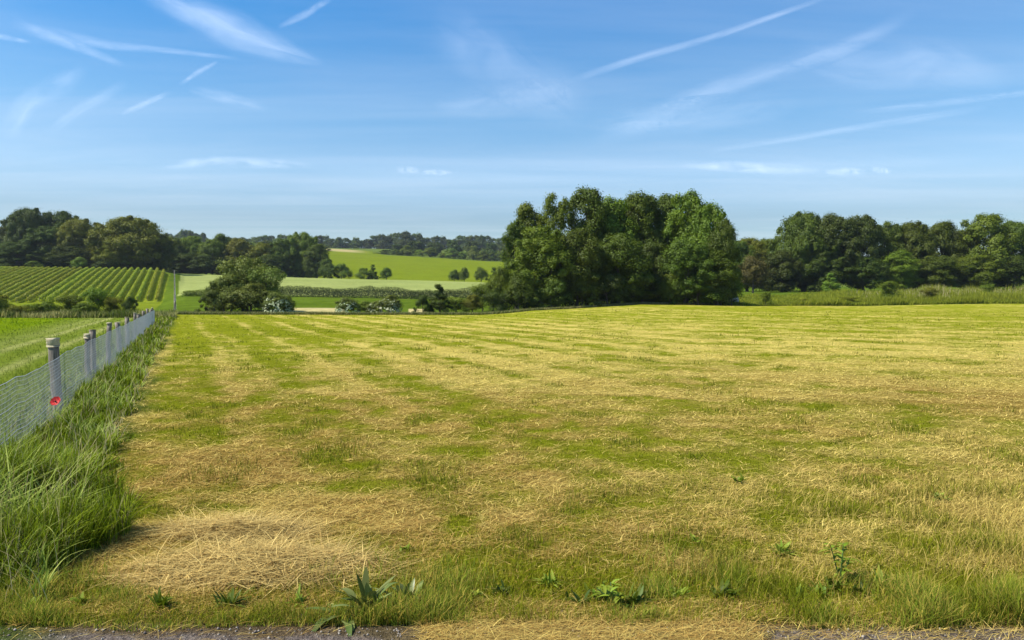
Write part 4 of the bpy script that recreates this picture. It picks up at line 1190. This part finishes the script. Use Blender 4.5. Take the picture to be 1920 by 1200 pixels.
# poppy
def poppy():
    p = at(105, 753, 9.3); z = hz(p[0], p[1])
    root = tag(empty('poppy', (p[0], p[1], z)), 'single red poppy in front of the nearest fence post', 'flower')
    h = p[2] - z
    link('stem', tubes_mesh('stem', [([[-.06, 0, 0], [-.03, 0, h * .5], [0, 0, h - .01]], [.004, .0035, .003])], 6), M['stem'], root)
    for i in range(4):
        a = i * math.pi / 2 + .4
        V = []; nr = 5; nc = 7
        for j in range(nr):
            for k in range(nc):
                f = j / (nr - 1); g = (k / (nc - 1) - .5) * 1.9
                rr = .062 * f * (1 + .05 * math.sin(k * 3))
                V.append([math.cos(a + g) * rr, math.sin(a + g) * rr, h - .006 + .026 * f ** 1.6 + .005 * math.sin(k * 2.2 + i) * f])
        V = np.array(V) - [0, 0, h]
        ca, sa = math.cos(.95), math.sin(.95)
        V = np.stack([V[:, 0], V[:, 1] * ca - V[:, 2] * sa, V[:, 1] * sa + V[:, 2] * ca], 1) + [0, 0, h]
        ii = np.arange(nr - 1)[:, None] * nc + np.arange(nc - 1)[None]
        Q = np.stack([ii, ii + 1, ii + nc + 1, ii + nc], -1).reshape(-1, 4)
        link('petal', mesh_np('petal', V, Q, smooth=True), M['poppy'], root)
    link('seed_pod', tubes_mesh('seed_pod', [([[0, 0, h - .01], [0, -.006, h + .0], [0, -.018, h + .010], [0, -.022, h + .013]], [.003, .010, .009, .001])], 8), M['seed'], root)
poppy()

# pale boulder on a dark log-shaped mass at the copse corner
def lump(seed, sx, sy, sz, n=18):
    th = np.linspace(0, math.pi, n); ph = np.linspace(0, 2 * math.pi, 2 * n, endpoint=False)
    T, P = np.meshgrid(th, ph, indexing='ij')
    r = 1 + .35 * (fbm(np.cos(P) * np.sin(T) * 2 + 5, np.cos(T) * 2 + np.sin(P) * np.sin(T) + 9, 1.2, seed, 3) - .5)
    V = np.stack([np.sin(T) * np.cos(P) * sx * r, np.sin(T) * np.sin(P) * sy * r, np.cos(T) * sz * r], -1).reshape(-1, 3)
    m = 2 * n
    i = np.arange(n - 1)[:, None] * m + np.arange(m)[None]; j = np.arange(n - 1)[:, None] * m + (np.arange(m)[None] + 1) % m
    return V, np.stack([i, i + m, j + m, j], -1).reshape(-1, 4)
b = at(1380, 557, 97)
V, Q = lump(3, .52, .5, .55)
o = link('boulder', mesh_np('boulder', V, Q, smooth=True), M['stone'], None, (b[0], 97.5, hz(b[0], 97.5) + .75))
tag(o, 'pale grey boulder resting on the dark mass at the right foot of the copse', 'boulder')
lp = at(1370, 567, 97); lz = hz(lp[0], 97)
lroot = tag(empty('log_shape', (lp[0], 97.2, lz)), 'dark log-shaped mass at the right foot of the copse by the field edge', 'log')
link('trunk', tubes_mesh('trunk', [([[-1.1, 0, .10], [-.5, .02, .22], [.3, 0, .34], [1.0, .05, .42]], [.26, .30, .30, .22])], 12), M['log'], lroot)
link('side_piece', tubes_mesh('side_piece', [([[.2, 0, .4], [.5, -.2, .7], [.9, -.3, .8]], [.12, .08, .04])], 8), M['log'], lroot)

# gravel on the lane
rng = np.random.default_rng(5)
Vs, Qs, Cs, off = [], [], [], 0
ico = np.array([[0, 0, 1], [.9, 0, .2], [.28, .85, .2], [-.72, .53, .2], [-.72, -.53, .2], [.28, -.85, .2], [0, 0, -.6]])
icf = np.array([[0, 1, 2], [0, 2, 3], [0, 3, 4], [0, 4, 5], [0, 5, 1], [6, 2, 1], [6, 3, 2], [6, 4, 3], [6, 5, 4], [6, 1, 5]])
n = 900
x = rng.uniform(-3.2, 3.2, n); y = 4.11 - np.abs(rng.normal(0, .10, n)) + .04 * (rng.uniform(size=n) - .5)
sz = .003 + .010 * rng.uniform(0, 1, n) ** 3
V = x[:, None, None] * 0 + ico[None] * sz[:, None, None] * rng.uniform(.6, 1.2, (n, 7, 1))
V = V + np.stack([x, y, np.full(n, .002)], 1)[:, None]
C = np.repeat(mixc(np.array([.14, .115, .10]), np.array([.42, .37, .30]), rng.uniform(0, 1, n)), 7, 0)
Fg = (icf[None] + (np.arange(n) * 7)[:, None, None]).reshape(-1, 3)
o = link('gravel', mesh_np('gravel', V.reshape(-1, 3), Fg, attrs={'col': C}), attr_mat('gravel_stone', 0))
tag(o, 'loose pale gravel along the edge of the lane', 'gravel', kind='stuff')

n = 1500
x = np.concatenate([rng.uniform(-3.3, 3.3, 700), rng.normal(.62, .18, 250), rng.normal(1.72, .16, 250), rng.normal(2.75, .15, 300)])
y = 4.22 + np.abs(rng.normal(0, .07, n))
sz = .004 + .022 * rng.uniform(0, 1, n) ** 3
V = ico[None] * sz[:, None, None] * rng.uniform(.6, 1.3, (n, 7, 1)) + np.stack([x, y, height(x, y) + .002], 1)[:, None]
C = np.repeat(mixc(np.array([.035, .024, .018]), np.array([.12, .085, .06]), rng.uniform(0, 1, n)), 7, 0)
Fg = (icf[None] + (np.arange(n) * 7)[:, None, None]).reshape(-1, 3)
o = link('soil_crumbs', mesh_np('soil_crumbs', V.reshape(-1, 3), Fg, attrs={'col': C}), attr_mat('soil_crumb', 0))
tag(o, 'dark crumbs of bare soil along the verge of the lane', 'soil', kind='stuff')

# ------------------------------------------------------------------ clouds and vapour trails at 9 km
def cloud_mat(name, lo, hi, amax, sx, sy, rough=.6):
    m, n, o = newmat(name)
    uv = n.nodes.new('ShaderNodeAttribute'); uv.attribute_name = 'uvw'
    ed = n.nodes.new('ShaderNodeAttribute'); ed.attribute_name = 'edge'
    mp = n.nodes.new('ShaderNodeMapping'); mp.inputs['Scale'].default_value = (sx, sy, 1)
    n.links.new(uv.outputs['Vector'], mp.inputs[0])
    nn = n.nodes.new('ShaderNodeTexNoise'); nn.inputs['Scale'].default_value = 1; nn.inputs['Detail'].default_value = 8; nn.inputs['Roughness'].default_value = rough; nn.inputs['Distortion'].default_value = .6
    n.links.new(mp.outputs[0], nn.inputs['Vector'])
    mr = n.nodes.new('ShaderNodeMapRange'); mr.inputs[1].default_value = lo; mr.inputs[2].default_value = hi; mr.inputs[3].default_value = 0; mr.inputs[4].default_value = amax
    n.links.new(nn.outputs[0], mr.inputs[0])
    mu = n.nodes.new('ShaderNodeMath'); mu.operation = 'MULTIPLY'; mu.use_clamp = True
    n.links.new(mr.outputs[0], mu.inputs[0]); n.links.new(ed.outputs['Fac'], mu.inputs[1])
    t = n.nodes.new('ShaderNodeBsdfTransparent'); d = n.nodes.new('ShaderNodeBsdfTranslucent'); d.inputs[0].default_value = (.95, .97, 1, 1)
    s = n.nodes.new('ShaderNodeMixShader'); n.links.new(mu.outputs[0], s.inputs[0]); n.links.new(t.outputs[0], s.inputs[1]); n.links.new(d.outputs[0], s.inputs[2])
    n.links.new(s.outputs[0], o.inputs[0])
    return m
CM = {'trail': cloud_mat('vapour_trail', .12, .80, .15, 3, .9, .52), 'faint': cloud_mat('faint_trail', .20, .85, .12, 2.2, 1.0, .52),
      'wisp': cloud_mat('cirrus_wisp', .22, .85, .27, 1.6, 1.5, .55), 'veil': cloud_mat('cirrus_veil', .28, .85, .12, 1.3, 1.3, .54), 'puff': cloud_mat('low_streak', .30, .85, .24, 3, .8, .45)}
ALT = 9000.0
def sky_pt(px, py, alt):
    d = at(px, py, 1.0) - np.array([0, 0, EYE])
    return d * ((alt - EYE) / d[2])
def ribbon(name, label, cat, pts, mat, group, alt=ALT, nseg=40, nw=12):
    """thin level sheet of ice cloud; pts = (px, py, half width px)"""
    P = np.array(pts, float); L = np.concatenate([[0], np.cumsum(np.hypot(*np.diff(P[:, :2], axis=0).T))]); L /= L[-1]
    f = np.linspace(0, 1, nseg)
    cx = np.interp(f, L, P[:, 0]); cy = np.interp(f, L, P[:, 1]); hw = np.interp(f, L, P[:, 2])
    kk = np.ones(7) / 7
    cx = np.convolve(np.pad(cx, 3, mode='reflect', reflect_type='odd'), kk, 'valid'); cy = np.convolve(np.pad(cy, 3, mode='reflect', reflect_type='odd'), kk, 'valid')
    tx = np.gradient(cx); ty = np.gradient(cy); tl = np.hypot(tx, ty); nx = -ty / tl; ny = tx / tl
    V = []; E = []; UV = []
    sd = (abs(hash(label)) % 97) * 0 + sum(map(ord, label)) % 97
    for i in range(nseg):
        for j in range(nw + 1):
            g = j / nw * 2 - 1
            V.append(sky_pt(cx[i] + nx[i] * hw[i] * g, min(cy[i] + ny[i] * hw[i] * g, 420), alt))
            e = (1 - g * g) ** 1.6 * min(1, f[i] / .22) * min(1, (1 - f[i]) / .22)
            E.append(max(0, e)); UV.append((f[i] * (1 + (len(pts) > 2)) + sd, g * .9 + sd * .37, 0))
    V = np.array(V); o0 = V.mean(0)
    i = np.arange(nseg - 1)[:, None] * (nw + 1) + np.arange(nw)[None]
    Q = np.stack([i, i + 1, i + nw + 2, i + nw + 1], -1).reshape(-1, 4)
    o = link(name, mesh_np(name, V - o0, Q, attrs={'edge': E, 'uvw': np.array(UV)}), CM[mat], None, o0)
    tag(o, label, cat, group)
    return o
gt = 'vapour trails in the blue sky'; gc = 'thin white clouds in the sky'
ribbon('vapour_trail', 'long thin vapour trail rising to the top edge above the copse', 'vapour trail', [(1060, 155, 9), (1200, 107, 9), (1330, 72, 8), (1450, 30, 7), (1570, -12, 6)], 'trail', gt)
ribbon('vapour_trail', 'faint broad trail slanting below the long thin one', 'vapour trail', [(1110, 270, 26), (1300, 185, 26), (1440, 135, 24), (1600, 85, 20), (1720, 20, 20)], 'faint', gt)
ribbon('vapour_trail', 'nearly level trail meeting the right edge, upper of two', 'vapour trail', [(1600, 212, 7), (1720, 198, 9), (1850, 183, 8), (1990, 165, 8)], 'faint', gt)
ribbon('vapour_trail', 'nearly level trail meeting the right edge, lower of two', 'vapour trail', [(1320, 285, 6), (1500, 257, 8), (1700, 225, 9), (1860, 200, 9)], 'faint', gt)
ribbon('vapour_trail', 'trail sloping gently down to the right at the upper left', 'vapour trail', [(60, 55, 18), (200, 85, 11), (320, 95, 7), (450, 110, 5)], 'trail', gt)
ribbon('vapour_trail', 'short trail dipping below the long upper left one', 'vapour trail', [(20, 40, 14), (120, 78, 13), (235, 122, 8)], 'trail', gt)
ribbon('vapour_trail', 'small dash of trail touching the left edge', 'vapour trail', [(-30, 62, 8), (10, 70, 7), (60, 80, 4)], 'trail', gt)
ribbon('vapour_trail', 'short bright dash below the end of the long upper left trail', 'vapour trail', [(335, 160, 4), (375, 133, 7), (410, 114, 4)], 'trail', gt)
ribbon('vapour_trail', 'short slanting dash low over the left', 'vapour trail', [(225, 215, 5), (270, 195, 8), (320, 172, 5)], 'trail', gt)
ribbon('vapour_trail', 'short slanting trail beside the big white plume at the top', 'vapour trail', [(520, 52, 6), (570, 28, 10), (625, -6, 7)], 'trail', gt)
ribbon('cirrus_cloud', 'big white plume of cirrus slanting down from the top left', 'cloud', [(250, -30, 24), (350, 15, 40), (450, 62, 44), (540, 98, 24), (610, 120, 8)], 'wisp', gc)
ribbon('cirrus_cloud', 'curved feather of cirrus near the left edge', 'cloud', [(10, 260, 26), (50, 190, 26), (110, 160, 30), (165, 130, 16)], 'veil', gc)
ribbon('cirrus_cloud', 'small feather of cirrus right of the curved one', 'cloud', [(90, 250, 12), (150, 205, 16), (240, 155, 14)], 'veil', gc)
ribbon('cirrus_cloud', 'soft streak of cirrus below the white plume', 'cloud', [(350, 165, 10), (420, 182, 16), (500, 205, 10)], 'veil', gc)
ribbon('cirrus_cloud', 'broad cloud wisp at the centre of the sky', 'cloud', [(810, 200, 20), (900, 190, 36), (980, 180, 34), (1060, 160, 26)], 'veil', gc)
ribbon('cirrus_cloud', 'faint upright veil above the centre wisp', 'cloud', [(800, 40, 60), (900, 90, 70), (1000, 150, 70), (1100, 220, 50)], 'veil', gc)
ribbon('cirrus_cloud', 'wide faint veil at the upper right', 'cloud', [(1480, 90, 36), (1620, 130, 50), (1760, 120, 60), (1900, 170, 40)], 'veil', gc)
ribbon('cirrus_cloud', 'faint smear above the right hand wood', 'cloud', [(1100, 240, 30), (1300, 220, 40), (1500, 190, 30)], 'veil', gc)
ribbon('cloud_veil', 'pale level veil of haze cloud low over the whole horizon', 'cloud', [(-500, 345, 62), (500, 335, 66), (1400, 345, 60), (2500, 345, 60)], 'veil', gc)
ribbon('low_cloud', 'low streak of white cloud over the far left ridge', 'cloud', [(290, 312, 9), (400, 303, 13), (500, 306, 12), (590, 312, 8)], 'puff', gc, alt=3000)
ribbon('low_cloud', 'tiny bright puff low in the middle of the sky', 'cloud', [(742, 318, 7), (765, 318, 9), (790, 321, 6)], 'puff', gc, alt=3000)
ribbon('low_cloud', 'second tiny bright puff just right of the first', 'cloud', [(786, 323, 4), (815, 323, 7), (850, 324, 4)], 'puff', gc, alt=3000)
ribbon('low_cloud', 'long low cloud streak above the gap right of the copse', 'cloud', [(1270, 308, 8), (1380, 312, 13), (1470, 317, 13), (1545, 318, 8)], 'puff', gc, alt=3000)
ribbon('low_cloud', 'small puff right of the long low streak', 'cloud', [(1545, 322, 6), (1585, 321, 11), (1625, 322, 6)], 'puff', gc, alt=3000)
ribbon('low_cloud', 'smallest pale puff at the end of the low streaks', 'cloud', [(1632, 316, 5), (1652, 319, 9), (1672, 322, 5)], 'puff', gc, alt=3000)

# ------------------------------------------------------------------ haze
HAZE = True
if HAZE:
    x0, x1, y0, y1, z0, z1 = -3200, 3200, -3100, 6600, -1.5, 96
    v = np.array([[x, y, z] for x in (x0, x1) for y in (y0, y1) for z in (z0, z1)], float)
    q = np.array([[0, 1, 3, 2], [4, 6, 7, 5], [0, 4, 5, 1], [2, 3, 7, 6], [0, 2, 6, 4], [1, 5, 7, 3]])
    m, n, o = newmat('haze')
    pv = n.nodes.new('ShaderNodeVolumePrincipled'); pv.inputs['Color'].default_value = (.80, .88, 1, 1); pv.inputs['Density'].default_value = .00010; pv.inputs['Anisotropy'].default_value = .2
    n.links.new(pv.outputs[0], o.inputs['Volume'])
    ho = link('haze', mesh_np('haze', v, q), m)
    tag(ho, 'thin blue summer haze softening the far ridge', 'haze', kind='stuff')
